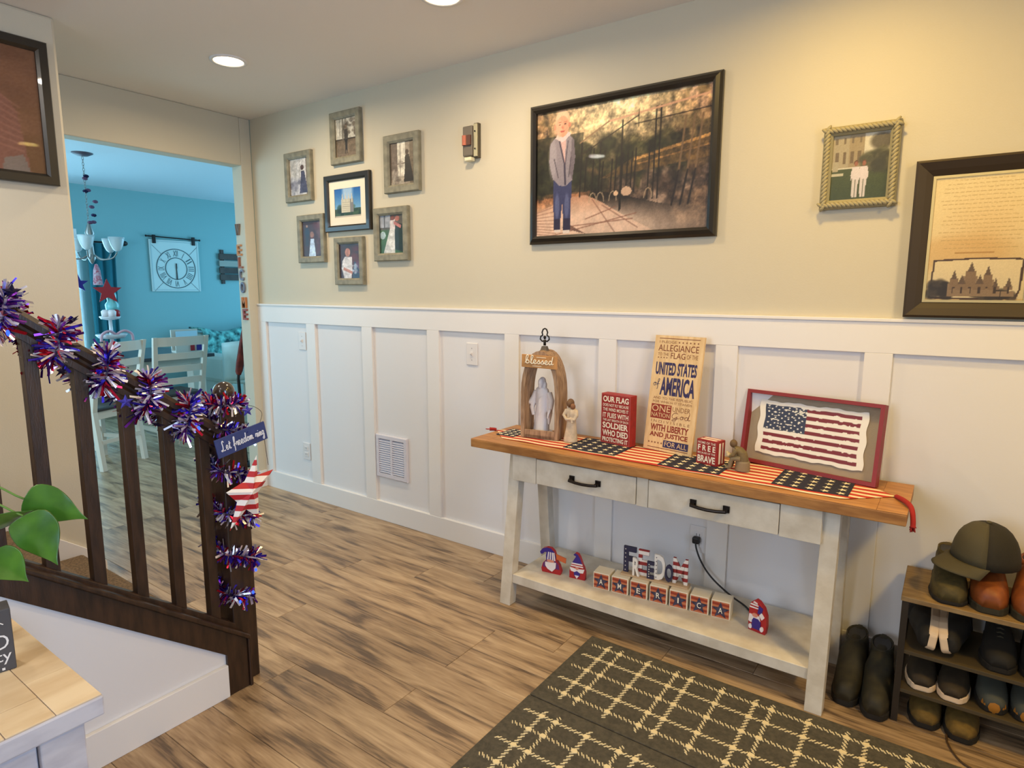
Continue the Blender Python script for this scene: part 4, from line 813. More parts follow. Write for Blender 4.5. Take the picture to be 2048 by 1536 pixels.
mb = MB(); txt(mb, 'WITH LIBERTY', PF, 0.024, PW-0.024, 0.080, 0.107, W, 0.03); txt(mb, 'AND JUSTICE', PF, 0.024, PW-0.024, 0.050, 0.075, W, 0.03); mb.obj('red_lettering', rdb, pb); MB().fbox(PF, 0.018, 0.110, 0.130, 0.188, 0, W*0.8).obj('red_box', rdb, pb)
mb = MB(); txt(mb, 'ONE', PF, 0.022, 0.106, 0.158, 0.184, W*1.6); txt(mb, 'NATION', PF, 0.022, 0.106, 0.136, 0.153, W*1.6); txt(mb, 'FOR ALL', PF, 0.097, PW-0.024, 0.022, 0.042, W*1.6); mb.obj('cream_lettering', mat('print_cream', (222, 192, 146), 0.8), pb)

# small red block sign
bk = thing('block_sign', 'small red block sign about the free and the brave', 'sign', (3.13, -0.19, ON))
BF2 = plane((3.085, -0.203, ON), (0.083, -0.022, 0), (0, 0, 1)); BW = 0.086; BH = 0.094
MB().fbox(BF2, 0, BW, 0, BH, -0.055, 0).obj('block', redp, bk, bevel=0.002)
mb = MB()
for s, v0, v1, b in (('HOME OF THE', 0.078, 0.087, 0.01), ('F R E E', 0.052, 0.074, 0.03), ('BECAUSE OF THE', 0.040, 0.047, 0.01), ('BRAVE', 0.008, 0.034, 0.03)): txt(mb, s, BF2, 0.006, BW-0.006, v0, v1, 0.0006, b)
mb.obj('lettering', cw, bk)
SD = plane(BF2(BW, 0, 0), (0.022, 0.083, 0), (0, 0, 1)); mb = MB(); mb.fbox(SD, 0.013, 0.024, 0.008, BH-0.008, 0, 0.0006); mb.fbox(SD, 0.034, 0.042, 0.008, BH-0.008, 0, 0.0006); mb.obj('side_stripes', cw, bk)
mb = MB(); mb.fbox(lambda u, v, w: BF2(u, BH+w, -v), 0.01, 0.076, 0.008, 0.02, 0, 0.0005); mb.fbox(lambda u, v, w: BF2(u, BH+w, -v), 0.01, 0.076, 0.032, 0.044, 0, 0.0005); mb.obj('top_stripes', cw, bk)

# seated figurine bending over a small child
fg = thing('figurine', 'brown carved figurine of a seated person bending over a small child', 'figurine', (3.235, -0.21, ON))
c = Vector((3.235, -0.212, ON)); oliv = mat('figurine_olive', (122, 104, 66), 0.65, var=0.15, vs=40)
mb = MB(); mb.lathe([(0, 0), (0.026, 0), (0.025, 0.03), (0.022, 0.036), (0, 0.036)], P(0.022, 0.006, 0), 20); mb.obj('stump', mat('figurine_stump', (136, 120, 92), 0.7), fg, smooth=False)
mb = MB(); mb.loft([ring(P(dx, 0.004, z), rx, ry_, 16) for dx, z, rx, ry_ in ((0.022, 0.034, 0.021, 0.02), (0.022, 0.05, 0.019, 0.019), (0.016, 0.068, 0.019, 0.02), (0.004, 0.082, 0.015, 0.016), (-0.006, 0.086, 0.008, 0.008))]); mb.tube([P(0.004, -0.014, 0.076), P(-0.008, -0.018, 0.056), P(-0.022, -0.012, 0.046)], [0.008, 0.007, 0.005], 8); mb.tube([P(0.006, 0.02, 0.076), P(-0.01, 0.02, 0.056), P(-0.022, 0.01, 0.046)], [0.008, 0.007, 0.005], 8); mb.obj('torso', oliv, fg, remesh=0.0022)
mb = MB()
for s in (-0.011, 0.013): mb.tube([P(0.018, s+0.002, 0.044), P(-0.012, s, 0.042), P(-0.018, s, 0.02), P(-0.02, s, 0.006)], [0.012, 0.0095, 0.008, 0.007], 8); mb.ell(P(-0.026, s, 0.0055), (0.012, 0.006, 0.005))
mb.obj('trousers', mat('figurine_grey', (126, 112, 84), 0.65), fg, remesh=0.0022)
mb = MB(); mb.ell(P(-0.013, 0.003, 0.094), (0.0135, 0.013, 0.015)); mb.obj('head', mat('figurine_head', (104, 80, 48), 0.6), fg, smooth=True)
mb = MB(); mb.ell(P(-0.026, 0.0, 0.05), (0.010, 0.012, 0.009)); mb.ell(P(-0.032, -0.002, 0.058), (0.006, 0.006, 0.0065)); mb.obj('child', mat('figurine_pale', (196, 178, 140), 0.65), fg, remesh=0.002)

# flag shadow box: red tray frame, grey back, torn-edge flag print
fx = thing('shadow_box', 'red framed shadow box holding a worn flag print with torn edges', 'shadow box', (3.44, -0.1, ON))
c0 = Vector((3.205, -0.066, ON)); c1 = Vector((3.672, -0.160, ON)); FF = plane(c0, c1-c0, (0.005, 0.055, 0.27)); FW = (c1-c0).length; FH = 0.276
frm = mat('shadow_box_red', (132, 34, 38), 0.5)
mb = MB(); mould(mb, FF, 0, FW, 0, FH, [(0, -0.036), (0, 0.0), (0.013, 0.0), (0.013, -0.029)]); mb.obj('frame', frm, fx)
MB().fbox(FF, 0.002, FW-0.002, 0.002, FH-0.002, -0.036, -0.029).obj('back_panel', mat('shadow_box_linen', (164, 150, 128), 0.9, bump=0.3, bs=300), fx)
p = Pic(200, 124, (236, 232, 222)); A, B, C, D = 0.06, 0.94, 0.07, 0.93; sp = (D-C)/13
for k in range(13):
    if k % 2 == 0: p.rect(A, B, C+k*sp, C+(k+1)*sp, (122, 36, 44))
p.rect(A, A+0.4, C+6*sp, D, (52, 60, 84))
for j in range(9):
    for i in range(6 if j % 2 == 0 else 5):
        p.ell(A+0.033+(i+(0.5 if j % 2 else 0))*0.0665, C+6.4*sp+j*0.775*sp, 0.0085, 0.0135, (232, 230, 222))
rg = np.random.RandomState(4)
for i in range(90): u = A + rg.rand()*(B-A); k = rg.randint(13); p.ell(u, C+(k+rg.randint(2))*sp, 0.006+0.02*rg.rand(), 0.004+0.012*rg.rand(), (236, 232, 222))
for i in range(16): p.ell(0.3+0.16*rg.rand(), 0.72+0.18*rg.rand(), 0.01, 0.01, (226, 226, 214))
def torn(a, b):
    e = 0.007
    return (a + e*math.sin(b*16)*(1 if a > 0.5 else -1)*abs(2*a-1)**3, b + 0.011*math.sin(a*19+1)*abs(2*b-1)**5 + 0.005*math.sin(a*53)*abs(2*b-1)**4)
o = printed('flag_print', p, FF, 0.048, FW-0.052, 0.042, FH-0.034, -0.024, fx, warp=torn); m = o.modifiers.new('thick', 'SOLIDIFY'); m.thickness = 0.002
MB().face([(0.0135, 0.0135), (FW-0.0135, 0.0135), (FW-0.0135, FH-0.0135), (0.0135, FH-0.0135)], FF, -0.008).obj('glass', glass_mat('shadow_box_glass', ior=1.05), fx)

# ------------------------------------------------------------------ on the lower shelf
SZ = 0.138
blkw = mat('block_cream', (226, 214, 190), 0.7, bump=0.1, bs=80)
rust = stripes('block_stripes', (0, 0, 1), 0.0196, (148, 56, 34), (190, 110, 70), 0.15, 0.5, 0.8, 0.5)
blue = mat('block_star_navy', (40, 38, 58), 0.8, var=0.4, vs=60, c2=(74, 70, 92))
for k, ch in enumerate('AMERICA'):
    x = 2.712 + k*0.0785; y = -0.299 + k*0.0085
    t = thing('letter_block', {0: 'white block with the letter A at the end by the gnomes', 6: 'white block with the letter A at the end by the cord'}.get(k, 'white block with the letter %s on a navy star' % ch), 'block', (x+0.035, y+0.035, SZ), 'blocks spelling out the country name')
    LF = plane((x, y, SZ), (0.07, 0.0075, 0), (0, 0, 1))
    MB().fbox(LF, 0, 0.070, 0, 0.070, -0.068, 0).obj('block', blkw, t, bevel=0.0025)
    MB().fbox(LF, 0.004, 0.066, 0.004, 0.066, 0, 0.0006).obj('striped_face', rust, t)
    MB().face(star2(0.035, 0.033, 0.034, 0.0145), LF, 0.0012).obj('star', blue, t)
    mb = MB(); txt(mb, ch, LF, 0.0275 if ch != 'I' else 0.0325, 0.0425 if ch != 'I' else 0.0375, 0.022, 0.044, 0.0018, 0.01); mb.obj('letter', cw, t)
# freedom letters on a base, standing on the blocks
fd = thing('letter_sign', 'patriotic cutout letters on a base standing across the blocks', 'letter sign', (2.95, -0.24, SZ+0.0705))
FZ = SZ + 0.0705; GF = plane((2.815, -0.262, FZ), (0.272, 0.029, 0), (0, 0, 1))
MB().fbox(GF, 0, 0.273, 0, 0.008, -0.045, 0.0).obj('base', mat('sign_base_pine', (190, 160, 124), 0.7), fd, bevel=0.001)
wl = mat('letter_white', (236, 228, 216), 0.6); nl = mat('letter_navy', (42, 40, 66), 0.6); rl = stripes('letter_stripes', (0, 0, 1), 0.030, (150, 44, 42), (236, 226, 214), 0.3, 0.5, 0.6)
for ch, u0, u1, v1, m_, dw in (('F', 0.006, 0.058, 0.118, nl, -0.03), ('R', 0.050, 0.078, 0.083, wl, -0.012), ('E', 0.068, 0.112, 0.116, rl, -0.030), ('E', 0.109, 0.137, 0.080, nl, -0.014), ('D', 0.136, 0.180, 0.112, wl, -0.022), ('O', 0.180, 0.212, 0.083, nl, -0.014), ('M', 0.208, 0.266, 0.112, rl, -0.028)):
    mb = MB(); txt(mb, ch, GF, u0, u1, 0.008 + (0.004 if ch == 'O' else 0), v1, dw, 0.028, 0, 0.010); L = mb.obj('letter', m_, fd)
    if ch in 'FD' or (ch == 'E' and m_ is nl):
        mb = MB()
        for q in range(6): mb.face(star2(u0+0.008, 0.018 + q*(v1-0.03)/5, 0.0035), GF, dw+0.0105)
        mb.obj('stars', wl if m_ is nl else nl, L)

# painted wooden gnome cutouts
gr = mat('gnome_red', (170, 28, 34), 0.4); gb = mat('gnome_blue', (52, 36, 128), 0.4); gw = mat('gnome_white', (232, 222, 222), 0.4); gp = mat('gnome_skin', (212, 138, 116), 0.5); gv = mat('gnome_purple', (96, 40, 104), 0.4)
def gnome(label, x, y, yaw, s, outline, layers):
    t = thing('gnome_cutout', label, 'gnome', (x, y, SZ), 'painted gnome cutouts on the lower shelf')
    F = plane((x, y, SZ), (math.cos(yaw), math.sin(yaw), 0), (0, 0, 1)); G = lambda u, v, w: F(u*s, v*s, w)
    MB().prism(outline, -0.02, 0.0, G).obj('body', gr, t, bevel=0.001)
    for i, (nm, m_, pts) in enumerate(layers): mb = MB(); mb.prism(pts, 0.0, 0.0008 + 0.0005*i, G); mb.obj(nm, m_, t)
def blob(cx, cy, rx, ry_, n=14): return [(cx + rx*math.cos(2*PI*k/n), cy + ry_*math.sin(2*PI*k/n)) for k in range(n)]
hat1 = [(-0.22, 0.60), (0.22, 0.58), (0.24, 0.8), (0.16, 1.02), (0.0, 1.15), (-0.2, 1.16), (-0.4, 1.08), (-0.52, 0.92), (-0.48, 0.82), (-0.38, 0.84), (-0.3, 0.94), (-0.2, 0.95), (-0.23, 0.8)]
gnome('painted gnome with curled striped hat, white beard and small orange flag', 2.500, -0.289, R(8), 0.098, [(-0.42, 0.0), (0.46, 0.0), (0.5, 0.16), (0.42, 0.4), (0.3, 0.58)] + hat1[2:] + [(-0.22, 0.6), (-0.38, 0.42), (-0.46, 0.16)],
      [('coat', gv, [(-0.38, 0.24), (0.42, 0.24), (0.38, 0.46), (0.22, 0.6), (-0.2, 0.6), (-0.36, 0.42)]), ('hat', gb, hat1)] +
      [('hat_stripe', gw, [(a, 0.62), (a+0.06, 0.62), (a*0.75+0.05, 0.98), (a*0.75, 0.98)]) for a in (-0.17, -0.05, 0.07, 0.17)] + [('beard', gw, [(-0.26, 0.5), (0.26, 0.54), (0.24, 0.28), (0.08, 0.1), (-0.14, 0.2), (-0.25, 0.34)]), ('nose', gp, blob(0.0, 0.58, 0.18, 0.06)), ('flag', mat('gnome_orange', (198, 96, 50), 0.5), [(0.3, 0.72), (0.72, 0.62), (0.74, 0.84), (0.26, 0.96)])])
gnome('painted gnome with blue pointed hat, white moustache and blue beard', 2.621, -0.272, R(8), 0.098, [(-0.36, 0.0), (0.36, 0.0), (0.36, 0.34), (0.3, 0.56), (0.24, 0.66), (0.12, 0.98), (0.02, 1.12), (-0.1, 1.16), (-0.18, 1.08), (-0.06, 1.02), (-0.26, 0.66), (-0.32, 0.5), (-0.36, 0.3)],
      [('hat', gb, [(-0.26, 0.68), (0.24, 0.68), (0.12, 0.98), (0.02, 1.12), (-0.1, 1.16), (-0.18, 1.08), (-0.06, 1.02)]), ('hat_stripe', gw, [(-0.27, 0.66), (0.25, 0.66), (0.24, 0.72), (-0.25, 0.72)]), ('hat_stripe', gw, [(-0.29, 0.56), (0.28, 0.56), (0.27, 0.61), (-0.28, 0.61)]), ('moustache', gw, [(-0.34, 0.5), (-0.1, 0.48), (0, 0.42), (0.1, 0.48), (0.34, 0.5), (0.28, 0.32), (0.06, 0.3), (0, 0.36), (-0.06, 0.3), (-0.28, 0.34)]), ('nose', gp, blob(0, 0.5, 0.08, 0.06)), ('beard', gb, [(-0.14, 0.3), (0, 0.38), (0.14, 0.3), (0.12, 0.16), (0, 0.04), (-0.12, 0.16)]), ('beard_tip', gw, [(-0.1, 0.18), (0.1, 0.18), (0.0, 0.03)])])
gnome('painted red gnome with blue apron beside the black cord', 3.352, -0.262, R(-12), 0.105, [(-0.28, 0.0), (0.3, 0.0), (0.34, 0.3), (0.32, 0.66), (0.22, 0.92), (0.04, 1.1), (-0.08, 1.14), (-0.24, 1.0), (-0.29, 0.8), (-0.3, 0.3)],
      [('hat_stripe', gw, [(-0.27, 0.82), (0.06, 0.84), (0.06, 0.88), (-0.27, 0.87)]), ('hat_stripe', gw, [(-0.26, 0.93), (0.04, 0.93), (0.03, 0.98), (-0.22, 0.99)]), ('hat_stripe', gw, [(-0.16, 1.03), (0.0, 1.0), (0.0, 1.05), (-0.12, 1.09)]), ('hat_band', gb, [(0.02, 0.7), (0.16, 0.66), (0.2, 0.92), (0.06, 0.98)]), ('sleeve', gw, [(0.08, 0.64), (0.18, 0.5), (0.27, 0.62), (0.16, 0.76)]), ('beard', gw, [(-0.26, 0.6), (0.1, 0.6), (0.14, 0.36), (-0.06, 0.44), (-0.18, 0.3), (-0.28, 0.34)]), ('nose', gp, blob(-0.06, 0.6, 0.1, 0.07)), ('apron', gb, [(-0.14, 0.12), (0.16, 0.12), (0.14, 0.42), (0.06, 0.5), (-0.1, 0.5), (-0.15, 0.4)]), ('hand', gw, blob(-0.2, 0.16, 0.06, 0.09)), ('hand', gw, blob(0.2, 0.18, 0.06, 0.09))])
# black cord and plug
cd = thing('power_cord', 'black power cord plugged in behind the console table', 'cord', (3.043, -0.012, 0.3))
mb = MB(); mb.box(3.028, 3.058, -0.04, -0.0125, 0.318, 0.346); mb.obj('plug', mat('cord_black', (24, 20, 22), 0.5), cd, bevel=0.006)
mb = MB(); mb.tube(smooth_pts([(3.043, -0.036, 0.325), (3.052, -0.045, 0.30), (3.072, -0.052, 0.262), (3.105, -0.06, 0.222), (3.145, -0.066, 0.19), (3.21, -0.08, 0.158), (3.27, -0.1, 0.1425), (3.31, -0.15, 0.1421), (3.345, -0.2, 0.1421)], 5), 0.0038, 8); mb.obj('cable', mat('cord_black'), cd, smooth=True)

# ------------------------------------------------------------------ plaid rug
rg_ = thing('plaid_rug', 'dark grey woven rug with cream plaid stripes', 'rug', (3.5, -1.2, 0))
rugm = mat('rug_charcoal', (82, 76, 62), 0.95, var=0.22, vs=70, bump=0.5, bs=240)
crm = mat('rug_cream', (222, 204, 160), 0.95, bump=0.4, bs=300)
X0, X1, Y0, Y1 = 2.778, 4.9, -2.3, -0.4235
# two woven bands with a shallow fold between them
for a, b in ((Y0, -0.871), (-0.867, Y1)):
    MB().box(X0, X1, a, b, 0, 0.006).obj('woven_band', rugm, rg_, bevel=0.003)
lx = []; x = 2.873
while x < X1: lx += [x, x+0.052, x+0.161]; x += 0.2695
ly = [-0.482, -0.557, -0.64, -0.727, -0.80]; ly += [-0.94, -1.014, -1.097, -1.182, -1.254]; y = -1.335
while y > Y0 + 0.03: ly.append(y); y -= 0.0795
def stitches(p, q, parity):
    p = Vector(p); q = Vector(q); d = (q-p).normalized(); n = Vector((-d.y, d.x, 0)); L = (q-p).length; mb = MB(); k = 0; s = 0.0085
    while k*s < L - s:
        c = p + d*(k*s + s*0.5); t = (d*0.6 + n*(0.9 if parity else -0.9))*0.0062; w = d*0.0022
        z = Vector((0, 0, 0.0078)); b = Vector((0, 0, 0.0056)); o1 = n*(0.0022 if k % 2 else -0.0022)
        mb.hexa([c-t-w+b+o1, c-t+w+b+o1, c+t+w+b+o1, c+t-w+b+o1], [c-t*.9-w*.7+z+o1, c-t*.9+w*.7+z+o1, c+t*.9+w*.7+z+o1, c+t*.9-w*.7+z+o1]); k += 1
    return mb
for i, x in enumerate(lx):
    if x > X1-0.02: continue
    for a, b in (((-2.28, -0.905) if True else 0, 0), ((-0.835, -0.445), 1)):
        stitches((x, a[0], 0), (x, a[1], 0), i % 2).obj('stripe', crm, rg_)
for j, y in enumerate(ly): stitches((X0+0.03, y, 0), (X1-0.03, y, 0), j % 2).obj('stripe', crm, rg_)
kn = MB()
for x in lx:
    if x > 4.3: continue
    for y in ly:
        if y > -1.9: kn.loft([[(x+r*a, y+r*b*0.8, z) for a, b in ((-1, -.5), (-.5, -1), (.5, -1), (1, -.5), (1, .5), (.5, 1), (-.5, 1), (-1, .5))] for r, z in ((0.0105, 0.0055), (0.0095, 0.0084))])
tag(kn.obj('crossing_knots', crm, rg_), kind='stuff')

# ------------------------------------------------------------------ shoes
def shoe(name, label, upper, sole, L=0.27, W=0.095, Hh=0.085, group=None, lining=None, patch=None, cat='shoe', collar=True, laces=None, high=0.0, soleh=0.022, toe=None, heelw=1.0):
    """toe towards -y, heel at +y, standing on z=0 at the origin"""
    t = thing(name, label, cat, (0, 0, 0), group)
    wp = [(0.0, 0.42), (0.03, 0.62), (0.1, 0.85), (0.22, 0.98), (0.35, 1.0), (0.5, 0.86), (0.65, 0.74), (0.8, 0.74), (0.92, 0.68), (0.985, 0.48), (1.0, 0.3)]
    hp = [(0.0, 0.30), (0.03, 0.42), (0.1, 0.5), (0.22, 0.56), (0.35, 0.72), (0.5, 0.95), (0.62, 1.0), (0.8, 0.92), (0.92, 1.0), (0.985, 0.98), (1.0, 0.9)]
    wp = [(f, w*(heelw if f > 0.45 else 1 + (heelw-1)*f/0.45*0.3)) for f, w in wp]
    n = 18; mb = MB(); rings = []
    for (f, w) in wp:
        r = []
        for k in range(n):
            a = 2*PI*k/n; r.append((W/2*w*1.05*math.cos(a), -L/2 + f*L*1.0 + 0.004*math.sin(a), 0))
        rings.append(r)
    # sole as outline slab
    out = [(W/2*w*1.06, -L/2 + f*L) for f, w in wp] + [(-W/2*w*1.06, -L/2 + f*L) for f, w in wp[::-1]]
    s = MB(); s.prism(out[::-1], 0.0, soleh, XY); s.obj('sole', sole, t, bevel=0.005)
    u = MB(); rings = []
    for (f, w), (_, h) in zip(wp, hp):
        r = []; hz = (Hh + high*(1 if f > 0.45 else f*1.2)) * h
        for k in range(n):
            a = 2*PI*k/n; cx = math.copysign(abs(math.cos(a))**0.8, math.cos(a)); sz = math.sin(a)
            zz = soleh*0.8 + (hz*max(0, sz)**(0.75 if f < 0.45 else 0.42) if sz > 0 else 0)
            r.append((W/2*w*cx*(1 - 0.12*max(0, sz)*(f > 0.4)), -L/2 + f*L, zz))
        rings.append(r)
    u.loft(rings); up = u.obj('upper', upper, t, smooth=True)
    if collar:
        m = MB(); zc = soleh*0.8 + (Hh+high)*0.97
        m.loft([[(W/2*0.56*heelw*q*math.cos(2*PI*k/16), L*0.25 + L*0.19*q*math.sin(2*PI*k/16), zc + dz) for k in range(16)] for q, dz in ((1.16, -0.016), (1.12, 0.002), (0.98, 0.001), (0.9, -0.012))], cap=False); m.obj('collar', upper, t, smooth=True)
        m = MB(); m.lathe([(0, 0), (0.9, 0), (0.9, 0.001), (0, 0.001)], (0, 0, 0), 16); m.v = [(a*W/2*0.55*heelw, b*L*0.2 + L*0.25, cc + zc - 0.002) for a, b, cc in m.v]; m.obj('lining', lining or blackm, t)
    if laces:
        for k in range(4):
            y = -L*0.16 + k*L*0.055; h = soleh*0.8 + Hh*(0.66 + 0.085*k); m = MB(); m.tube([(-W*0.22, y, h-0.006), (0, y-0.002, h+0.005), (W*0.22, y, h-0.006)], 0.0028, 6); m.obj('lace', laces, t, smooth=True)
    if patch:
        m = MB(); y0 = -L*0.10; m.hexa([(-W*.24, y0, Hh*.80), (W*.24, y0, Hh*.80), (W*.22, y0+L*.14, Hh*1.10), (-W*.22, y0+L*.14, Hh*1.10)], [(-W*.24, y0-.004, Hh*.86), (W*.24, y0-.004, Hh*.86), (W*.22, y0+L*.14-.004, Hh*1.16), (-W*.22, y0+L*.14-.004, Hh*1.16)]); m.obj('tongue_patch', patch, t)
    if toe:
        m = MB(); m.ell((0, -L*0.40, soleh*0.9), (W*0.40, L*0.115, Hh*0.44), 16, 8); m.obj('toe_cap', toe, t, smooth=True)
    return t
dkol = mat('shoe_dark_olive', (52, 46, 26), 0.7, var=0.3, vs=40); dksole = mat('shoe_dark_sole', (24, 19, 12), 0.8)
g = 'dark boots on the floor'
lb = 'dark olive boot standing on the floor between console table and shoe rack'
a = shoe('boot', lb + ' leg', dkol, dksole, 0.285, 0.084, 0.115, g, laces=blackm, cat='boot', soleh=0.026, heelw=1.28, high=0.03); a['label'] = 'dark olive boot standing on the floor next to the console table leg'; place(a, (3.652, -0.172, 0), R(-2))
b = copy_tree(a); b['label'] = 'dark olive boot standing on the floor next to the shoe rack post'; place(b, (3.735, -0.195, 0), R(1))

# rack
rk = thing('shoe_rack', 'four tier shoe rack with brown top shelf and dark frame', 'shoe rack', (4.2, -0.155, 0))
rbm = mat('rack_frame', (40, 32, 24), 0.5); rtop = mat('rack_top_board', (150, 124, 84), 0.6, var=0.2, vs=8, stretch=(2, 14, 4), c2=(124, 98, 62)); rdk = mat('rack_shelf_dark', (70, 58, 36), 0.7)
RX0, RX1, RY0, RY1 = 3.782, 4.75, -0.297, -0.03
for x in (RX0, RX1-0.02):
    for y in (RY0, RY1-0.02): MB().box(x, x+0.018, y, y+0.018, 0, 0.405).obj('post', rbm, rk)
for z in (0.245, 0.115):
    MB().box(RX0+0.002, RX1-0.002, RY0+0.002, RY1-0.002, z-0.012, z).obj('shelf', rdk, rk, bevel=0.001)
    for x in (RX0, RX1-0.02): MB().box(x+0.002, x+0.016, RY0+0.018, RY1-0.02, z-0.016, z+0.004).obj('side_rail', rbm, rk)
MB().box(RX0-0.003, RX1, RY0-0.004, RY1, 0.405, 0.421).obj('top_board', rtop, rk, bevel=0.002)
# on top: olive clogs and brown leather shoes, cap
olv = mat('clog_olive', (84, 72, 34), 0.75, var=0.2, vs=60); lthr = mat('leather_orange_brown', (140, 74, 26), 0.55, var=0.25, vs=25, c2=(104, 50, 16))
g = 'olive shoes on the top of the rack'
a = shoe('clog', 'plain olive shoe on the rack top under the cap brim', olv, dksole, 0.26, 0.098, 0.10, g, soleh=0.016); place(a, (3.893, -0.160, 0.421), R(4))
g = 'brown leather shoes on the rack top'; lb = 'orange brown leather moccasin on the rack top beside the olive shoe'
a = shoe('moccasin', lb, lthr, dkol, 0.26, 0.097, 0.11, g, soleh=0.026); place(a, (3.993, -0.16, 0.421), R(2)); b = copy_tree(a); b['label'] = 'orange brown leather moccasin on the rack top farthest from the console table'; place(b, (4.095, -0.16, 0.421), R(-2))
# cap
cp = thing('baseball_cap', 'grey and black baseball cap resting on the shoes', 'cap', (3.975, -0.12, 0.545))
capg = mat('cap_grey', (72, 66, 46), 0.85, bump=0.2, bs=300); capb = mat('cap_black', (34, 29, 18), 0.85, bump=0.2, bs=300)
CX, CY, CZ = 3.978, -0.165, 0.540
for nm, m_, k0, k1 in (('front_panel', capg, 10, 18), ('crown', capb, 18, 34)):
    mb = MB(); n = 24; rings = []
    for i in range(8):
        al = PI/2*i/7.0; rings.append([(CX + 0.088*math.cos(al)**0.75*math.cos(2*PI*k/n), CY + 0.098*math.cos(al)**0.75*math.sin(2*PI*k/n), CZ + 0.118*math.sin(al)) for k in range(k0, k1+1)])
    w = k1-k0+1; vs = [p for r in rings for p in r]; mb.add(vs, [(i*w+j, i*w+j+1, (i+1)*w+j+1, (i+1)*w+j) for i in range(7) for j in range(w-1)])
    o = mb.obj(nm, m_, cp, smooth=True); s = o.modifiers.new('t', 'SOLIDIFY'); s.thickness = 0.002
MB().ell((CX, CY, CZ+0.12), (0.008, 0.008, 0.005)).obj('button', capg, cp, smooth=True)
mb = MB(); rows = []
for i in range(7):
    f = i/6; rows.append([(CX + 0.088*math.cos(a_) + f*0.062*math.cos(R(215))*max(0.15, math.cos(a_-R(215))), CY + 0.098*math.sin(a_) + f*0.075*math.sin(R(215))*max(.15, math.cos(a_-R(215))), CZ + 0.004 - f*0.016 - 0.012*(a_-R(215))**2*f) for a_ in [R(215-62+124*k/14) for k in range(15)]])
mb.add([p for r in rows for p in r], [(i*15+j, i*15+j+1, (i+1)*15+j+1, (i+1)*15+j) for i in range(6) for j in range(14)]); o = mb.obj('brim', capg, cp, smooth=True); s = o.modifiers.new('t', 'SOLIDIFY'); s.thickness = 0.003
# second shelf: white-soled sneakers lying on their sides, dark shoes beyond
wsole = mat('sneaker_white_sole', (222, 196, 164), 0.7); dk = mat('sneaker_black', (30, 26, 20), 0.8, var=0.2, vs=40)
a = shoe('sneaker', 'black sneaker on its side showing a white sole, second rack shelf', dk, wsole, 0.25, 0.088, 0.06, 'white soled sneakers on the second shelf', soleh=0.026)
place(a, (3.880, -0.165, 0.292), 0, 0, R(-84)); b = copy_tree(a); b['label'] = 'black sneaker on its side with rounded white sole beside the plain shoes'; place(b, (3.888, -0.165, 0.292), 0, 0, R(78))
a = shoe('sneaker', 'plain black shoe toe out on the second rack shelf', dk, dksole, 0.25, 0.09, 0.085, 'black shoes on the second rack shelf', laces=mat('lace_olive', (60, 54, 38), 0.8)); place(a, (4.035, -0.155, 0.245)); a['label'] = 'plain black shoe toe out beside the white soled sneakers'; b = copy_tree(a); b['label'] = 'plain black shoe toe out on the second shelf under the leather moccasins'; place(b, (4.13, -0.155, 0.245))
# third shelf
bw_ = mat('sneaker_brown', (58, 46, 28), 0.8, var=0.2, vs=40); ptch = mat('tongue_tan', (186, 150, 106), 0.8)
a = shoe('sneaker', 'brown sneaker with tan tongue patch and cream sole on the third shelf', bw_, wsole, 0.25, 0.084, 0.066, 'patched sneakers on the third shelf', patch=ptch, soleh=0.024); place(a, (3.848, -0.155, 0.115), R(3)); b = copy_tree(a); b['label'] = 'brown sneaker with tan tongue patch beside the blue grey shoes'; a['label'] = 'brown sneaker with tan tongue patch beside the rack post'; place(b, (3.938, -0.165, 0.115), R(-3))
gyb = mat('sneaker_blue_grey', (72, 74, 66), 0.75); must = mat('sneaker_mustard', (158, 104, 28), 0.75)
a = shoe('sneaker', 'blue grey shoe with mustard toe on the third rack shelf', gyb, dksole, 0.25, 0.08, 0.08, 'blue grey and mustard shoes', toe=must, laces=mat('lace_grey', (110, 110, 100), 0.8)); place(a, (4.028, -0.155, 0.115), R(3)); a['label'] = 'blue grey shoe with mustard toe beside the patched brown sneakers'; b = copy_tree(a); b['label'] = 'blue grey shoe with mustard toe on the third shelf, farther from the sneakers'; place(b, (4.116, -0.155, 0.115), R(-3))
# floor tier
tan = mat('shoe_tan_suede', (112, 88, 36), 0.9, var=0.15, vs=60)
a = shoe('boot', 'tan suede shoe with dark sole on the floor under the rack', tan, dksole, 0.26, 0.09, 0.075, 'tan suede shoes under the rack', soleh=0.024, cat='shoe', collar=False); a.name = 'suede_shoe'; place(a, (3.868, -0.16, 0), R(2)); a['label'] = 'tan suede shoe on the floor beside the rack post'; b = copy_tree(a); b['label'] = 'tan suede shoe on the floor under the rack by the thin cable'; place(b, (3.968, -0.17, 0), R(-2))
mb = MB(); mb.tube(smooth_pts([(3.925, -0.06, 0.004), (3.930, -0.285, 0.004), (3.935, -0.33, 0.004), (3.955, -0.38, 0.004), (3.985, -0.41, 0.005), (4.04, -0.425, 0.010), (4.12, -0.44, 0.0105), (4.3, -0.47, 0.0105)], 5), 0.0028, 6)
tag(mb.obj('floor_cable', mat('cable_brown', (66, 44, 20), 0.6), smooth=True), 'thin brown cable lying on the floor before the shoe rack', 'cable')

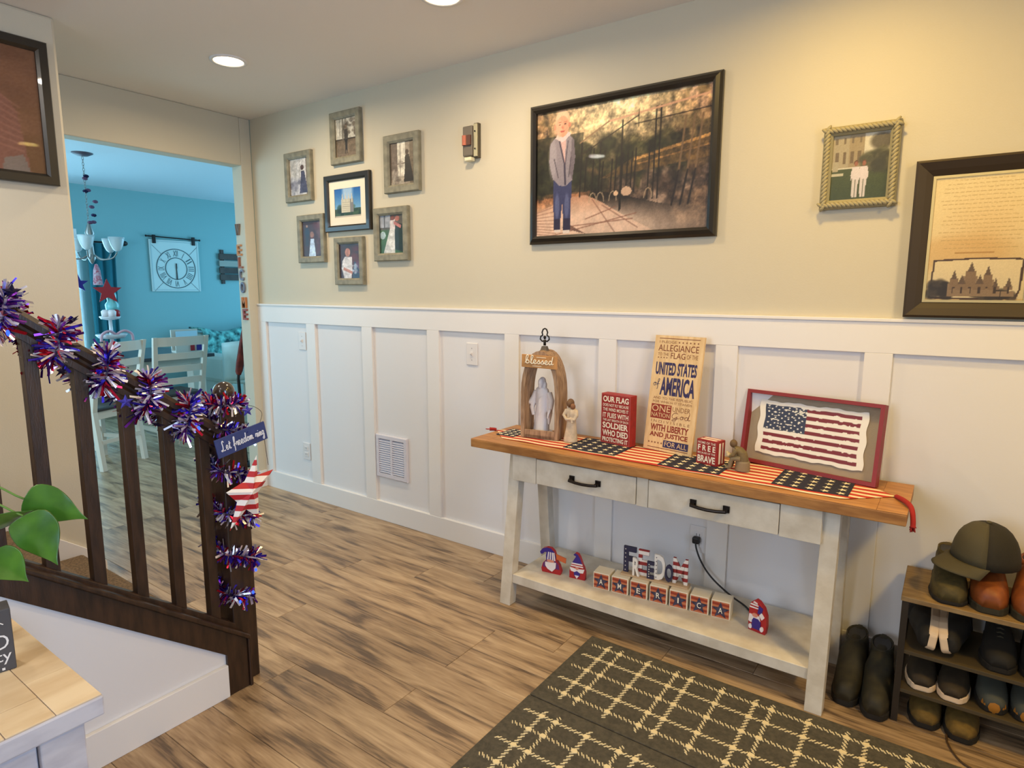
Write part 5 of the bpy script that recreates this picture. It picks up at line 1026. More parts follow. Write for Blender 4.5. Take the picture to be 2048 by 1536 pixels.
# ------------------------------------------------------------------ tinsel garland with foil stars
tin = {'blue': mat('tinsel_blue', (64, 50, 186), 0.22, 0.85), 'purple': mat('tinsel_purple', (112, 44, 150), 0.22, 0.85), 'red': mat('tinsel_red', (190, 30, 54), 0.22, 0.85), 'silver': mat('tinsel_silver', (240, 236, 244), 0.28, 0.8)}
starb = mat('foil_star_navy', (38, 34, 70), 0.25, 0.7); ledb = emit_mat('led_blue', (40, 70, 255), 3.0)
def tinsel(t, path, per_m, rl, core=0.004):
    P_ = [Vector(p) for p in path]; sets = {k: MB() for k in tin}; rnd = random.Random(len(path)*7+int(per_m))
    for i in range(len(P_)-1):
        a, b = P_[i], P_[i+1]; d = (b-a); n = int(per_m*d.length + rnd.random()); tt = d.normalized()
        for k in range(n):
            o = a + d*rnd.random(); q = Vector((rnd.gauss(0, 1), rnd.gauss(0, 1), rnd.gauss(0, 1))); q = (q - tt*q.dot(tt)*0.7).normalized(); s = q.cross(Vector((rnd.gauss(0, 1), rnd.gauss(0, 1), rnd.gauss(0, 1)))).normalized()
            L = rl*(0.6+0.5*rnd.random()); w = 0.0022 + 0.0018*rnd.random(); bend = Vector((rnd.gauss(0, 1), rnd.gauss(0, 1), rnd.gauss(0, 1)-0.5))*L*0.16
            c = rnd.choices(list(tin), (26, 20, 18, 44))[0]; m1 = o + q*L*0.55 + bend*0.4; m2 = o + q*L + bend
            sets[c].add([o-s*w, o+s*w, m1+s*w, m1-s*w, m2+s*w, m2-s*w], [(0, 1, 2, 3), (3, 2, 4, 5)])
    for c, m in sets.items():
        if m.f: tag(m.obj(c + '_tinsel', tin[c], t), kind='stuff')
    MB().tube(P_, core, 5).obj('wire', mat('garland_wire', (60, 50, 70), 0.5), t)
def foil_star(t, c, r, yaw, pitch, m=None):
    Mx = Matrix.Translation(Vector(c)) @ Matrix.Rotation(yaw, 4, 'Z') @ Matrix.Rotation(pitch, 4, 'X')
    pts = star2(0, 0, r, r*0.42); mb = MB(); vs = [(x, 0, y) for x, y in pts] + [(0, -r*0.22, 0), (0, r*0.22, 0)]
    mb.add(vs, [f for i in range(10) for f in ((i, (i+1) % 10, 10), ((i+1) % 10, i, 11))]); mb.xf(0, Mx); mb.obj('foil_star', m or starb, t)
gl = thing('tinsel_garland', 'red white and blue tinsel garland wound along the handrail', 'garland', (1.905, -1.45, 0.9))
path = []; n = 220
for i in range(n+1):
    f = i/n; y = -2.16 + 0.70*f; a = 2*PI*(f*6.5) + 0.35
    path.append((bx + 0.047*math.cos(a), y - 0.008*math.sin(a), ZH(y) - 0.04 + 0.062*math.sin(a)))
tinsel(gl, path, 1800, 0.045)
for (y, dz, dx, s) in ((-1.93, 0.025, 0.05, 1), (-1.84, -0.11, 0.045, 2), (-1.80, 0.05, 0.03, 3), (-1.735, -0.12, 0.05, 4), (-1.70, -0.1, -0.05, 5), (-1.99, -0.13, 0.05, 6), (-1.62, -0.12, 0.06, 7)): foil_star(gl, (bx+dx, y, ZH(y)+dz), 0.022, 1.2 + s*0.37, 0.3*s)
flagst = mat('foil_flag_blue', (66, 62, 170), 0.3, 0.4)
foil_star(gl, (bx+0.07, -1.705, ZH(-1.705)-0.105), 0.022, 1.4, 0.1, flagst)
for (y, dz) in ((-1.99, -0.04), (-1.95, -0.09), (-1.50, -0.06)): MB().ell((bx+0.06, y, ZH(y)+dz), (0.004, 0.004, 0.008)).obj('led_bulb', ledb, gl)
gn = thing('tinsel_garland', 'red white and blue tinsel garland spiralling down the newel post', 'garland', (nc[0], nc[1], 0.3))
path = []
for i in range(40): a = 2*PI*i/39*1.1 + 2.6; path.append((nc[0] + 0.044*math.cos(a), nc[1] + 0.044*math.sin(a), 0.985 - 0.0004*i))
n = 240
for i in range(n+1):
    f = i/n; a = 2*PI*4.6*f + 2.9; s = 1/max(abs(math.cos(a)), abs(math.sin(a))); s = min(s, 1.25)
    path.append((nc[0] + 0.052*s*math.cos(a), nc[1] + 0.052*s*math.sin(a), 0.965 - 0.66*f))
tinsel(gn, path, 1600, 0.038)
foil_star(gn, (1.965, -1.335, 0.958), 0.022, 1.5, 0.0, flagst)
for p_ in ((1.975, -1.36, 0.335), (1.97, -1.405, 0.318), (1.975, -1.345, 0.41)): MB().ell(p_, (0.004, 0.004, 0.006)).obj('led_bulb', ledb, gn)

# hanging sign: blue plaque over a striped dimensional star
hs = thing('hanging_sign', 'blue plaque reading let freedom ring with a red and white star', 'sign', (1.985, -1.36, 0.58))
th = math.atan2(0.034, 0.176); HF = plane((1.978, -1.4525, 0.818+0.004), (0, math.cos(th), math.sin(th)), (0, -math.sin(th), math.cos(th)))
pq = MB().fbox(HF, 0, 0.178, 0, 0.062, 0, 0.006).obj('plaque', mat('plaque_blue', (52, 66, 124), 0.6, var=0.12, vs=30), hs, bevel=0.001)
mb = MB(); script(mb, 'Let freedom ring', HF, 0.014, 0.170, 0.019, 0.0155, 0.0068, 0.0016); mb.obj('lettering', mat('plaque_white', (226, 226, 232), 0.7), pq, smooth=True)
wirem = mat('hanger_wire', (80, 76, 74), 0.4, 0.8)
mb = MB(); mb.tube(smooth_pts([tuple(HF(0.165, 0.062, 0.003)), (1.975, -1.29, 0.945), (1.965, -1.312, 0.968), (1.94, -1.34, 0.976)], 6), 0.0009, 5); mb.obj('wire', wirem, hs)
mb = MB(); mb.tube(smooth_pts([tuple(HF(0.166, 0.0, 0.003)), (1.982, -1.285, 0.80), (1.985, -1.283, 0.765)], 5), 0.0009, 5); mb.tube([tuple(HF(0.05, 0.0, 0.003)), (1.984, -1.385, 0.74)], 0.0009, 5); mb.obj('wire', wirem, hs)
ss = stripes('star_stripes', (0, 0.16, 1.0), 0.037, (186, 30, 40), (240, 234, 228), 0.62, 0.5, 0.5)
SP = [(-1.323, 0.808), (-1.264, 0.745), (-1.328, 0.590), (-1.433, 0.578), (-1.437, 0.708)]
ctr = (-1.362, 0.695); inn = []
for i in range(5):
    a = SP[i]; b = SP[(i+1) % 5]; m_ = ((a[0]+b[0])/2, (a[1]+b[1])/2); inn.append((ctr[0] + (m_[0]-ctr[0])*0.55, ctr[1] + (m_[1]-ctr[1])*0.55))
vs = []
for i in range(5): vs += [(1.984, SP[i][0], SP[i][1]), (1.984, inn[i][0], inn[i][1])]
vs += [(2.012, ctr[0], ctr[1]), (1.976, ctr[0], ctr[1])]
MB().add(vs, [f for i in range(10) for f in ((i, (i+1) % 10, 10), ((i+1) % 10, i, 11))]).obj('star', ss, hs)

# ------------------------------------------------------------------ rustic bench, block sign, plant
bn = thing('rustic_chest', 'whitewashed low chest with pale plank top beside the stairs', 'chest', (2.25, -2.5, 0))
bwood = mat('chest_plank', (226, 204, 168), 0.6, var=0.22, vs=4, stretch=(4, 1.2, 3), c2=(206, 178, 138), rnd=0.05); bwh = mat('chest_whitewash', (204, 200, 204), 0.65, var=0.1, vs=6, stretch=(2, 2, 6), c2=(184, 180, 186))
BT = 0.56; BX0, BX1, BY0, BY1 = 1.985, 2.533, -3.05, -2.024
MB().box(BX0, BX1, BY0, BY1, BT-0.045, BT-0.004).obj('top_frame', bwh, bn, bevel=0.004)
rr = random.Random(5)
for r in range(13):
    y1 = BY1 - 0.003 - 0.078*r; x = BX1 - 0.003 + (0 if r % 2 else -0.0)
    first = (0.16, 0.09, 0.22, 0.13)[r % 4]
    while x > BX0 + 0.02:
        c_ = min(first, x - BX0 - 0.003); MB().box(x-c_+0.001, x, y1-0.0765, y1, BT-0.004, BT - 0.0008*rr.random()).obj('plank', bwood, bn, bevel=0.001); x -= c_; first = rr.choice((0.12, 0.2, 0.26, 0.3))
MB().box(BX0+0.02, BX1-0.05, BY0+0.03, BY1-0.05, 0.06, BT-0.045).obj('body', bwh, bn)
for y0, y1 in ((BY1-0.105, BY1-0.03), (BY0+0.02, BY0+0.09)): MB().box(BX1-0.075, BX1-0.022, y0, y1, 0, BT-0.046).obj('corner_post', bwh, bn, bevel=0.003); MB().box(BX0+0.012, BX0+0.06, y0, y1, 0, BT-0.046).obj('corner_post', bwh, bn, bevel=0.003)
z = BT-0.046
for k, h in enumerate((0.105, 0.12, 0.12, 0.12)): MB().box(BX1-0.05, BX1-0.034, BY0+0.092, BY1-0.107, z-h+0.003, z).obj('front_board', bwh, bn, bevel=0.002); z -= h
sb = thing('chalk_sign', 'dark grey chalk style block sign with white letters on the chest', 'sign', (2.27, -2.13, BT))
CF = plane((2.272, -2.203, BT), (0.02, 0.11, 0), (0, 0, 1))
MB().fbox(CF, 0, 0.112, 0, 0.135, -0.05, 0).obj('block', mat('chalk_grey', (72, 70, 72), 0.7), sb, bevel=0.002)
mb = MB(); txt(mb, 'D', CF, 0.078, 0.104, 0.05, 0.082, 0.0006, -0.005); txt(mb, 'ty', CF, 0.080, 0.106, 0.016, 0.042, 0.0006); mb.tube([CF(0.07+0.004*k, 0.112-0.0018*(k-3)**2*0.3, 0.0006) for k in range(8)], 0.0012, 5); mb.fbox(CF, 0.088, 0.093, 0.004, 0.009, 0, 0.0006); mb.obj('lettering', mat('chalk_white', (222, 220, 218), 0.8), sb)
pl = thing('potted_plant', 'leafy green vine plant in a pot on the chest', 'plant', (2.2, -2.25, BT))
MB().lathe([(0, 0), (0.05, 0), (0.07, 0.11), (0.074, 0.125), (0.066, 0.125), (0.062, 0.11), (0, 0.108)], (2.13, -2.24, BT), 22).obj('pot', mat('pot_white', (214, 208, 196), 0.4), pl, smooth=True)
leafm = mat('leaf_green', (74, 120, 34), 0.35, var=0.3, vs=14, c2=(46, 88, 26), coat=0.2)
def leaf(base, tip, wid, droop, side):
    b = Vector(base); t_ = Vector(tip); d = t_-b; L = d.length; d.normalize(); s = Vector(side); s = (s - d*s.dot(d)).normalized(); nrm = s.cross(d).normalized(); vs = []; n = 9
    prof_ = [0.0, 0.72, 0.95, 1.0, 0.92, 0.76, 0.55, 0.32, 0.12, 0.0]
    for i in range(n+1):
        f = i/n; c_ = b + d*L*f - Vector((0, 0, 1))*droop*L*(f**2)
        w = wid*prof_[i]; back = d*(-L*0.10 if i in (1, 2) else 0)
        for j in (-1, -0.5, 0, 0.5, 1): vs.append(c_ + s*w*j + nrm*(abs(j)*0.18*w + 0.05*w*math.sin(i*2.0+j*3)) + back*abs(j))
    fs = [(i*5+j, i*5+j+1, (i+1)*5+j+1, (i+1)*5+j) for i in range(n) for j in range(4)]
    o = MB().add(vs, fs).obj('leaf', leafm, pl, smooth=True); m = o.modifiers.new('t', 'SOLIDIFY'); m.thickness = 0.0008
    q = o.modifiers.new('s', 'SUBSURF'); q.levels = 1; q.render_levels = 1
LV = [((2.28, -2.045, 0.915), (2.34, -1.952, 0.862), 0.042, 0.06, (0.15, 0.25, 0.9)), ((2.30, -2.055, 0.885), (2.34, -2.016, 0.772), 0.045, 0.0, (0.5, 0.8, 0.3)), ((2.27, -2.10, 0.865), (2.30, -2.035, 0.90), 0.03, 0.1, (0.5, -0.5, 0.6)), ((2.30, -2.118, 0.82), (2.33, -2.066, 0.752), 0.04, 0.0, (0.5, 0.7, 0.6)), ((2.24, -2.16, 0.80), (2.28, -2.105, 0.705), 0.04, 0.0, (0.6, 0.7, 0.2)), ((2.2, -2.2, 0.88), (2.24, -2.13, 0.80), 0.04, 0, (0.6, 0.5, 0.2)), ((2.1, -2.3, 0.8), (2.1, -2.42, 0.75), 0.04, 0.1, (1, 0, 0)), ((2.05, -2.2, 0.8), (1.98, -2.14, 0.78), 0.04, 0.1, (0, 1, 0.2))]
for L_ in LV: leaf(*L_)
mb = MB()
for b_, *_r in LV: mb.tube(smooth_pts([(2.13, -2.24, BT+0.1), ((2.13+b_[0])/2, (-2.24+b_[1])/2, max(b_[2], 0.75)+0.04), b_], 6), 0.0022, 6)
mb.obj('stems', mat('stem_green', (96, 132, 54), 0.5), pl, smooth=True)

# ------------------------------------------------------------------ dining room
chm = mat('chair_white', (216, 206, 190), 0.5); dkseat = mat('seat_dark', (58, 48, 44), 0.4); 
def chair(label):
    t = thing('dining_chair', label, 'chair', (0, 0, 0), 'white dining chairs at the table')
    MB().box(-0.215, 0.215, -0.19, 0.22, 0.445, 0.475).obj('seat', dkseat, t, bevel=0.01)
    MB().box(-0.20, 0.20, -0.17, 0.2, 0.385, 0.445).obj('apron', chm, t, bevel=0.002)
    for s in (-1, 1):
        x = s*0.195
        mb = MB(); mb.hexa([(x-.018, -.235, 0), (x+.018, -.235, 0), (x+.018, -.2, 0), (x-.018, -.2, 0)], [(x-.02, -.19, .45), (x+.02, -.19, .45), (x+.02, -.15, .45), (x-.02, -.15, .45)]); mb.hexa([(x-.02, -.19, .45), (x+.02, -.19, .45), (x+.02, -.15, .45), (x-.02, -.15, .45)], [(x+s*.02-.017, -.29, .965), (x+s*.02+.017, -.29, .965), (x+s*.02+.017, -.262, .965), (x+s*.02-.017, -.262, .965)]); mb.obj('rear_post', chm, t, bevel=0.002)
        MB().box(x-.019, x+.019, 0.165, 0.205, 0, 0.445).obj('leg', chm, t, bevel=0.002)
        MB().box(x-.010, x+.010, -0.19, 0.17, 0.16, 0.19).obj('stretcher', chm, t)
    MB().box(-0.18, 0.18, 0.178, 0.195, 0.22, 0.25).obj('stretcher', chm, t); MB().box(-0.18, 0.18, -0.215, -0.198, 0.20, 0.23).obj('stretcher', chm, t)
    for z, h in ((0.925, 0.075), (0.80, 0.055), (0.69, 0.055), (0.585, 0.055)):
        y = -0.17 - (z-0.45)*0.20; w = 0.19 + (z-0.45)*0.04; mb = MB()
        rings = [[(w*q, y-0.018*(1-q*q)-0.008, z-h/2), (w*q, y-0.018*(1-q*q)+0.008, z-h/2), (w*q, y-0.018*(1-q*q)+0.004, z+h/2), (w*q, y-0.018*(1-q*q)-0.012, z+h/2)] for q in (-1, -.6, -.2, .2, .6, 1)]
        mb.loft(rings); mb.obj('slat', chm, t)
    return t
c1 = chair('white ladder back dining chair pulled out behind the star balusters'); c1['label'] = 'white ladder back dining chair turned aside nearer the window'
place(c1, (-1.56, -0.44, 0), R(112))
c2 = copy_tree(c1); c2['label'] = 'white ladder back dining chair tucked straight at the table'; place(c2, (-1.74, 0.20, 0), R(90))
dt = thing('dining_table', 'white dining table with dark top', 'table', (-2.5, 0.0, 0))
dtm = mat('table_dark_top', (64, 62, 66), 0.3)
MB().box(-3.05, -1.96, -0.95, 0.76, 0.72, 0.752).obj('table_top', dtm, dt, bevel=0.005)
MB().box(-2.95, -2.05, -0.85, 0.66, 0.62, 0.72).obj('apron', chm, dt)
for x in (-2.9, -2.08):
    for y in (-0.8, 0.63): MB().box(x-.06, x+.06, y-.06, y+.06, 0, 0.66).obj('leg', chm, dt, bevel=0.006)
# centrepiece: tiered stand with red star, soft pots
cs = thing('tiered_centrepiece', 'tiered white tray stand topped by a red star', 'centrepiece', (-2.35, 0.03, 0.752))
MB().lathe([(0, 0), (0.07, 0), (0.05, 0.02), (0.018, 0.05), (0.016, 0.16), (0.10, 0.17), (0.125, 0.20), (0.12, 0.205), (0.09, 0.18), (0.016, 0.178), (0.014, 0.33), (0.07, 0.34), (0.085, 0.36), (0.08, 0.365), (0.0, 0.35)], (-2.35, 0.03, 0.752), 24).obj('stand', mat('enamel_white', (210, 212, 214), 0.35), cs, smooth=True)
F3 = plane((-2.33, 0.02, 0), (0.35, 0.94, 0), (0, 0, 1))
MB().prism(star2(0, 1.335, 0.115, 0.05), -0.012, 0.012, F3).obj('star', mat('wood_star_red', (150, 14, 26), 0.6), cs, bevel=0.002)
for k, (dx, dy, m_) in enumerate(((0.05, 0.03, 'gnome_red'), (0.04, -0.05, 'gnome_white'), (-0.05, 0.02, 'gnome_red'), (0.07, -0.01, 'gnome_white'))): MB().lathe([(0, 0), (0.03, 0), (0.034, 0.045), (0.02, 0.06), (0, 0.062)], (-2.35+dx, 0.03+dy, 1.115), 12).obj('pot', MATS[m_], cs, smooth=True)
mb = MB(); mb.lathe([(0, 0), (0.05, 0), (0.055, 0.06), (0.035, 0.09), (0.04, 0.14), (0.03, 0.19), (0, 0.2)], (-2.36, 0.06, 1.16), 16); mb.obj('jar', mat('jar_teal', (120, 190, 190), 0.25), cs, smooth=True)
mb = MB()
for s in (-1, 1): mb.tube(smooth_pts([(-2.26, 0.03, 0.955), (-2.24, 0.03+s*0.06, 0.99), (-2.24, 0.03+s*0.12, 0.96), (-2.24, 0.03+s*0.13, 0.90)], 5), 0.012, 6)
mb.obj('ribbon', mat('ribbon_stripe', (206, 160, 170), 0.6), cs, smooth=True)
# napkin rack and papers
nk = thing('letter_rack', 'white letter rack with papers standing on the dining table', 'rack', (-2.3, 0.68, 0.752))
MB().box(-2.34, -2.325, 0.54, 0.80, 0.752, 0.97).obj('back_board', chm, nk, bevel=0.002); MB().box(-2.325, -2.26, 0.54, 0.80, 0.752, 0.77).obj('base', chm, nk); MB().box(-2.26, -2.25, 0.54, 0.80, 0.752, 0.83).obj('front_board', chm, nk)
MB().box(-2.30, -2.296, 0.57, 0.78, 0.77, 0.955).obj('paper', mat('paper_pale_blue', (190, 222, 236), 0.7), nk); MB().box(-2.247, -2.243, 0.68, 0.72, 0.765, 0.83).obj('red_card', MATS['gnome_red'], nk); MB().box(-2.247, -2.243, 0.74, 0.79, 0.765, 0.825).obj('blue_card', MATS['gnome_blue'], nk)
# clock banner
ck = thing('clock_banner', 'square white canvas clock with roman numerals hung from a black rod', 'clock', (-3.74, 1.34, 1.33))
KF = plane((-3.75, 0, 0), (0, 1, 0), (0, 0, 1)); y0, y1, z0, z1 = 1.06, 1.63, 1.335, 1.925; cy, cz = 1.35, 1.60
mb = MB(); mb.fbox(KF, y0, y1, z0, z1, 0.008, 0.02); mb.obj('canvas', mat('canvas_white', (202, 214, 210), 0.9), ck, bevel=0.002)
mb = MB(); mould(mb, KF, y0+0.012, y1-0.012, z0+0.012, z1-0.012, [(0, 0.02), (0.0, 0.0225), (0.012, 0.0225), (0.012, 0.02)]); mb.obj('border', mat('canvas_border', (178, 196, 196), 0.9), ck)
gk = mat('clock_grey', (70, 92, 98), 0.7)
for r_ in (0.225, 0.125):
    mb = MB(); mb.tube([KF(cy + r_*math.cos(2*PI*k/48), cz + r_*math.sin(2*PI*k/48), 0.022) for k in range(48)], 0.0045, 6, closed=True); mb.obj('ring', gk, ck, smooth=True)
for k, s in enumerate(('XII', 'I', 'II', 'III', 'IIII', 'V', 'VI', 'VII', 'VIII', 'IX', 'X', 'XI')):
    a = PI/2 - 2*PI*k/12; mb = MB(); w = 0.0025 if s == 'I' else 0.011*len(s)**0.7 + 0.003
    Q_ = plane(KF(cy + 0.175*math.cos(a), cz + 0.175*math.sin(a), 0), (0, math.sin(a), -math.cos(a)), (0, math.cos(a), math.sin(a)))
    txt(mb, s, Q_, -w, w, -0.034, 0.034, 0.0222); mb.obj('numeral', gk, ck)
for (dy, dz) in ((1, 1), (1, -1), (-1, 1), (-1, -1)):
    mb = MB(); mb.tube([KF(cy+dy*0.165, cz+dz*0.165, 0.0215), KF(cy+dy*0.262, cz+dz*0.262, 0.0215)], 0.0018, 5); mb.obj('corner_line', gk, ck)
mb = MB(); mb.prism([(cy-0.008, cz-0.13), (cy+0.008, cz-0.13), (cy+0.004, cz+0.02), (cy-0.004, cz+0.02)], 0.024, 0.027, KF); mb.obj('hour_hand', blackm, ck); mb = MB(); mb.prism([(cy-0.006, cz+0.0), (cy+0.006, cz+0.0), (cy+0.007, cz+0.06), (cy-0.007, cz+0.06)], 0.027, 0.03, KF); mb.obj('minute_hand', blackm, ck)
mb = MB(); mb.tube([KF(1.035, 1.958, 0.03), KF(1.64, 1.944, 0.03)], 0.007, 8); mb.ell(KF(1.03, 1.958, 0.03), (0.01, 0.012, 0.012)); mb.ell(KF(1.645, 1.944, 0.03), (0.01, 0.012, 0.012)); mb.obj('rod', iron, ck)
for y in (1.115, 1.57): MB().fbox(KF, y-0.018, y+0.018, 1.88, 1.975, 0.018, 0.036).obj('clip', iron, ck, bevel=0.004)
# wooden plank decor right of the clock
wd_ = thing('wood_wall_decor', 'dark slatted wood wall decor beside the clock', 'wall decor', (-3.74, 2.05, 1.42)); wdm = mat('decor_wood', (74, 62, 56), 0.7, var=0.3, vs=10)
for y in (1.93, 2.2): MB().fbox(KF, y-0.02, y+0.02, 1.43, 1.85, 0.0, 0.02).obj('upright', wdm, wd_)
for k in range(4): MB().fbox(KF, 1.88, 2.28, 1.475+0.085*k, 1.547+0.085*k, 0.02, 0.036).obj('slat', wdm if k != 2 else mat('decor_pale', (150, 150, 140), 0.7), wd_, bevel=0.002)
# curtain and rod at the dining window
cu = thing('curtain', 'teal curtain panel hanging at the edge of the dining window', 'curtain', (-3.66, 0.5, 0.05))
mb = MB(); n = 48; L1 = []; L2 = []
for i in range(n+1): f = i/n; L1.append((-3.655 + 0.022*math.sin(f*6*PI), 0.40 + 0.27*f, 1.84)); L2.append((-3.655 + 0.028*math.sin(f*6*PI+.3), 0.40 + 0.22*f, 0.05))
mb.add(L1 + L2, [(i, i+1, n+2+i, n+1+i) for i in range(n)]); o = mb.obj('panel', mat('curtain_teal', (30, 110, 124), 0.9), cu, smooth=True); m = o.modifiers.new('t', 'SOLIDIFY'); m.thickness = 0.003
mb = MB(); mb.tube([(-3.655, -1.3, 1.852), (-3.655, 0.72, 1.852)], 0.01, 8); mb.obj('rod', iron, cu); mb = MB(); mb.ell((-3.655, 0.76, 1.852), (0.03, 0.045, 0.03), 8, 5); mb.ell((-3.655, 0.72, 1.852), (0.02, 0.015, 0.02)); mb.obj('finial', iron, cu)
sr = thing('curtain', 'pale sheer curtain glowing in the dining window', 'curtain', (-3.70, -0.4, 0.3)); mb = MB(); n = 90; L1 = []; L2 = []
for i in range(n+1): f = i/n; L1.append((-3.705 + 0.012*math.sin(f*26*PI), -1.15 + 1.55*f, 1.84)); L2.append((-3.705 + 0.014*math.sin(f*26*PI+.4), -1.15 + 1.55*f, 0.28))
mb.add(L1 + L2, [(i, i+1, n+2+i, n+1+i) for i in range(n)])
shm = bpy.data.materials.new('sheer'); shm.use_nodes = True; N_ = shm.node_tree.nodes; N_.remove(N_['Principled BSDF']); a_ = N_.new('ShaderNodeBsdfTranslucent'); a_.inputs[0].default_value = (0.75, 0.9, 0.95, 1); b_ = N_.new('ShaderNodeBsdfTransparent'); x_ = N_.new('ShaderNodeMixShader'); x_.inputs[0].default_value = 0.45; shm.node_tree.links.new(b_.outputs[0], x_.inputs[1]); shm.node_tree.links.new(a_.outputs[0], x_.inputs[2]); shm.node_tree.links.new(x_.outputs[0], N_['Material Output'].inputs[0])
mb.obj('panel', shm, sr, smooth=True)
# chandelier
cx_, cy_ = -2.02, -0.20
ch = thing('chandelier', 'hanging chandelier with frosted bell shades and garlanded chain', 'chandelier', (cx_, cy_, 1.6))
nick = mat('brushed_nickel', (150, 150, 146), 0.35, 0.8); frost = mat('frosted_glass', (206, 218, 220), 0.35)
MB().lathe([(0, -0.025), (0.04, -0.022), (0.075, -0.004), (0.075, 0.0), (0, 0)], (cx_, cy_, H), 24).obj('canopy', mat('canopy_dark', (84, 74, 84), 0.5), ch, smooth=True)
z = H - 0.03; k = 0
while z > 1.90:
    mb = MB(); mb.tube([(cx_ + (0.007*math.cos(2*PI*q/10) if k % 2 else 0), cy_ + (0.007*math.cos(2*PI*q/10) if not k % 2 else 0), z - 0.012 + 0.014*math.sin(2*PI*q/10)) for q in range(10)], 0.002, 5, closed=True); mb.obj('chain_link', nick, ch, smooth=True); z -= 0.022; k += 1
for q, (dy, z) in enumerate(((0.0, 2.26), (-0.01, 2.24), (0.005, 2.15), (-0.015, 2.14), (0.05, 2.065), (0.02, 2.02), (0.03, 1.955), (0.025, 1.90), (0.0, 1.895))): MB().ell((cx_+0.01, cy_+dy+0.01, z), (0.018, 0.022, 0.014), 8, 5).obj('garland_blossom', mat('blossom_mauve', (96, 62, 92), 0.6) if q % 3 else starb, ch)
MB().lathe([(0, 0), (0.012, 0.01), (0.03, 0.05), (0.022, 0.09), (0.016, 0.2), (0.035, 0.25), (0.012, 0.32), (0.01, 0.34), (0, 0.34)], (cx_, cy_, 1.56), 18).obj('body', nick, ch, smooth=True)
for k in range(5):
    a = 2*PI*k/5 + 0.75; d = Vector((math.cos(a), math.sin(a), 0)); c_ = Vector((cx_, cy_, 0))
    am = MB().tube(smooth_pts([tuple(c_ + d*0.015 + Vector((0, 0, 1.64))), tuple(c_ + d*0.08 + Vector((0, 0, 1.60))), tuple(c_ + d*0.16 + Vector((0, 0, 1.61))), tuple(c_ + d*0.2 + Vector((0, 0, 1.66)))], 5), 0.006, 7).obj('arm', nick, ch, smooth=True)
    q = c_ + d*0.2; MB().lathe([(0.012, 0), (0.03, 0.015), (0.045, 0.05), (0.055, 0.09), (0.06, 0.115), (0.056, 0.115), (0.05, 0.088), (0.04, 0.05), (0.026, 0.02), (0.01, 0.008)], (q.x, q.y, 1.665), 20).obj('shade', frost, am, smooth=True)
pn = thing('hanging_ornament', 'small patterned fabric ornament hanging below the chandelier', 'ornament', (cx_+0.02, cy_+0.02, 1.38)); mb = MB(); mb.lathe([(0, 0), (0.035, 0), (0.025, 0.12), (0.01, 0.17), (0, 0.17)], (cx_+0.02, cy_+0.02, 1.39), 10); mb.obj('body', mat('ornament_fabric', (196, 184, 196), 0.8, var=0.3, vs=60, c2=(170, 70, 90)), pn); mb = MB(); mb.tube([(cx_+0.02, cy_+0.02, 1.56), (cx_+0.02, cy_+0.02, 1.565)], 0.001, 5); mb.obj('cord', nick, pn)
bs2 = thing('hanging_star', 'dark blue star hanging by the sheer curtain', 'ornament', (-2.05, -0.33, 1.32)); MB().prism(star2(-0.315, 1.40, 0.075), -0.004, 0.004, plane((-2.02, 0, 0), (0, 1, 0), (0, 0, 1))).obj('star', mat('ornament_blue', (36, 24, 130), 0.5), bs2); mb = MB(); mb.tube([(-2.02, -0.315, 1.47), (-2.02, -0.315, 1.62), (-2.02, -0.25, 1.62)], 0.001, 4); mb.obj('cord', nick, bs2)
# sofa with patterned throw, armchair back
so = thing('sofa', 'pale sofa under a teal floral throw at the dining room wall', 'sofa', (-3.1, 2.2, 0)); sof = mat('sofa_pale', (176, 190, 182), 0.9); 
MB().box(-3.70, -2.85, 1.40, 2.9, 0.08, 0.42).obj('base', sof, so, bevel=0.03); MB().box(-3.72, -3.45, 1.40, 2.9, 0.42, 0.84).obj('backrest', sof, so, bevel=0.05); MB().box(-3.45, -2.85, 1.35, 1.55, 0.30, 0.62).obj('arm', sof, so, bevel=0.05)
mb = MB(); vs = []; nu = 20; nv = 16
for i in range(nu+1):
    for j in range(nv+1): u = 1.42 + 1.4*i/nu; f = j/nv; vs.append((-3.72 + 0.30*min(1, f*2) + 0.03 + 0.02*math.sin(u*9+f*4), u, (0.86 + 0.045*math.sin(u*6)) if f < 0.5 else 0.86 - (f-0.5)*0.5 + 0.03*math.sin(u*7)))
mb.add(vs, [(i*(nv+1)+j, (i+1)*(nv+1)+j, (i+1)*(nv+1)+j+1, i*(nv+1)+j+1) for i in range(nu) for j in range(nv)]); o = mb.obj('throw', mat('throw_floral', (120, 196, 190), 0.9, var=0.5, vs=14, c2=(20, 66, 70)), so, smooth=True); m = o.modifiers.new('t', 'SOLIDIFY'); m.thickness = 0.02
hc = thing('armchair', 'pale moulded armchair behind the opening jamb', 'chair', (-2.2, 1.3, 0)); mb = MB(); rows = []
for i in range(9):
    zz = 0.42 + 0.40*i/8; rows.append([(-2.25 + 0.24*math.cos(a), 1.28 + 0.25*math.sin(a), zz + 0.03*math.cos(a)) for a in [R(-110+220*k/16) for k in range(17)]])
mb.add([p for r in rows for p in r], [(i*17+j, i*17+j+1, (i+1)*17+j+1, (i+1)*17+j) for i in range(8) for j in range(16)]); o = mb.obj('shell', mat('armchair_shell', (196, 214, 208), 0.5), hc, smooth=True); m = o.modifiers.new('t', 'SOLIDIFY'); m.thickness = 0.02
MB().lathe([(0, 0), (0.24, 0), (0.24, 0.04), (0, 0.05)], (-2.25, 1.28, 0.40), 24).obj('seat', mat('armchair_shell'), hc, smooth=True)
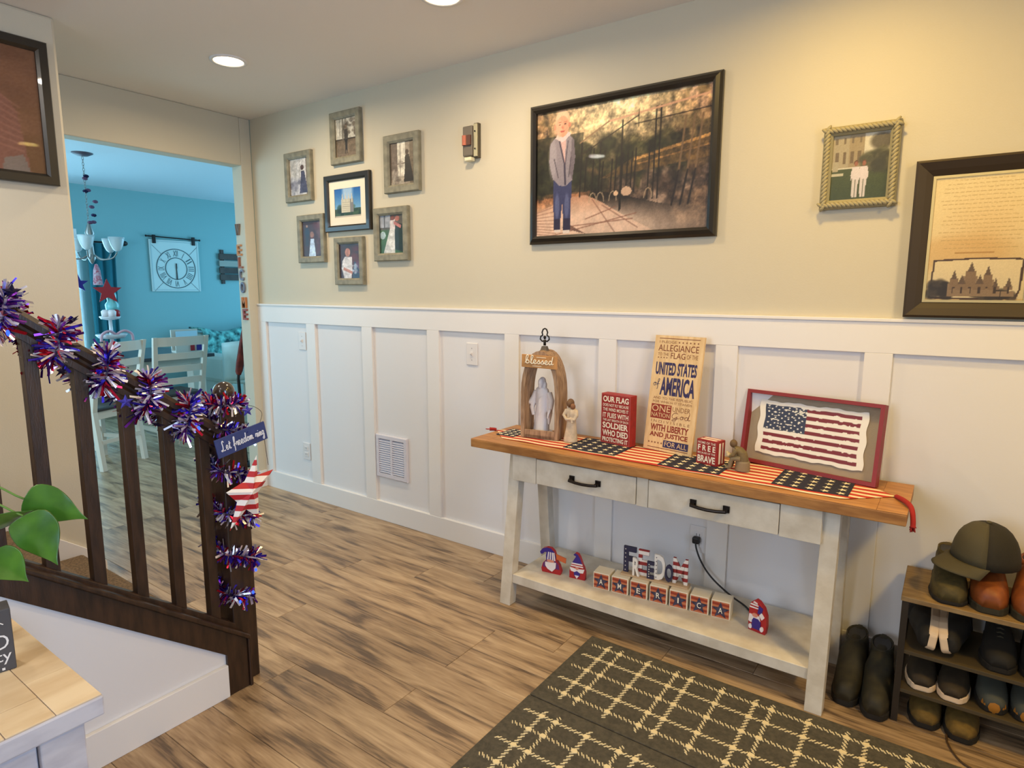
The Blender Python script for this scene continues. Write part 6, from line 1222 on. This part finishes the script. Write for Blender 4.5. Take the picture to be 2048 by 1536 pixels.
for a, b in ((-.16, -.16), (.16, -.16), (.16, .16), (-.16, .16)): MB().tube([(-2.25+a, 1.28+b, 0), (-2.25+a*.8, 1.28+b*.8, 0.41)], 0.016, 8).obj('leg', chm, hc)
# slim red-brown bundle on a dark pole just inside the opening
ux, uy = -0.6, 0.218
uc = thing('feather_duster', 'slim red brown bundle on a dark pole standing inside the opening', 'duster', (ux, uy, 0))
mb = MB(); mb.tube([(ux, uy-0.02, 0.0), (ux, uy-0.045, 0.68), (ux, uy-0.035, 0.74)], [0.014, 0.012, 0.012], 8); mb.obj('pole', iron, uc, smooth=True)
MB().lathe([(0, 0), (0.09, 0), (0.085, 0.012), (0.02, 0.02), (0, 0.02)], (ux, uy-0.02, 0.0), 20).obj('base', iron, uc, smooth=True)
mb = MB(); mb.loft([ring((ux, uy+dy, z), 0.025, ry_, 16, 0, 0.15, 5) for dy, z, ry_ in ((-0.04, 0.71, 0.008), (-0.035, 0.735, 0.024), (-0.02, 0.80, 0.030), (0.0, 0.90, 0.026), (0.02, 1.0, 0.02), (0.035, 1.1, 0.006))]); mb.obj('bundle', mat('cloth_rust', (128, 48, 36), 0.9, var=0.3, vs=30), uc, smooth=True)
# welcome letters on the jamb
we = thing('welcome_letters', 'vertical row of small cutout letters spelling welcome on the opening jamb', 'letter sign', (-0.065, -0.076, 1.16))
WF = lambda u, v, w: Vector((u, -0.0755 - w, v))
cols_ = [mat('letter_slate', (120, 110, 104), 0.7), mat('letter_tan', (196, 140, 96), 0.7), mat('letter_rust', (150, 96, 80), 0.7), mat('letter_blue_grey', (120, 130, 150), 0.7), mat('letter_blue2', (112, 126, 150), 0.7), mat('letter_ochre', (190, 120, 70), 0.7), mat('letter_brick', (150, 76, 70), 0.7)]
for k, s in enumerate('WELCOME'):
    z = (1.745, 1.612, 1.530, 1.450, 1.368, 1.268, 1.190)[k]; mb = MB(); txt(mb, s, WF, -0.098+0.006*k*0.9, -0.052+0.006*k*0.9, z-0.036, z+0.036, 0.0, 0.015, 0, 0.012); mb.obj('letter', cols_[k], we)
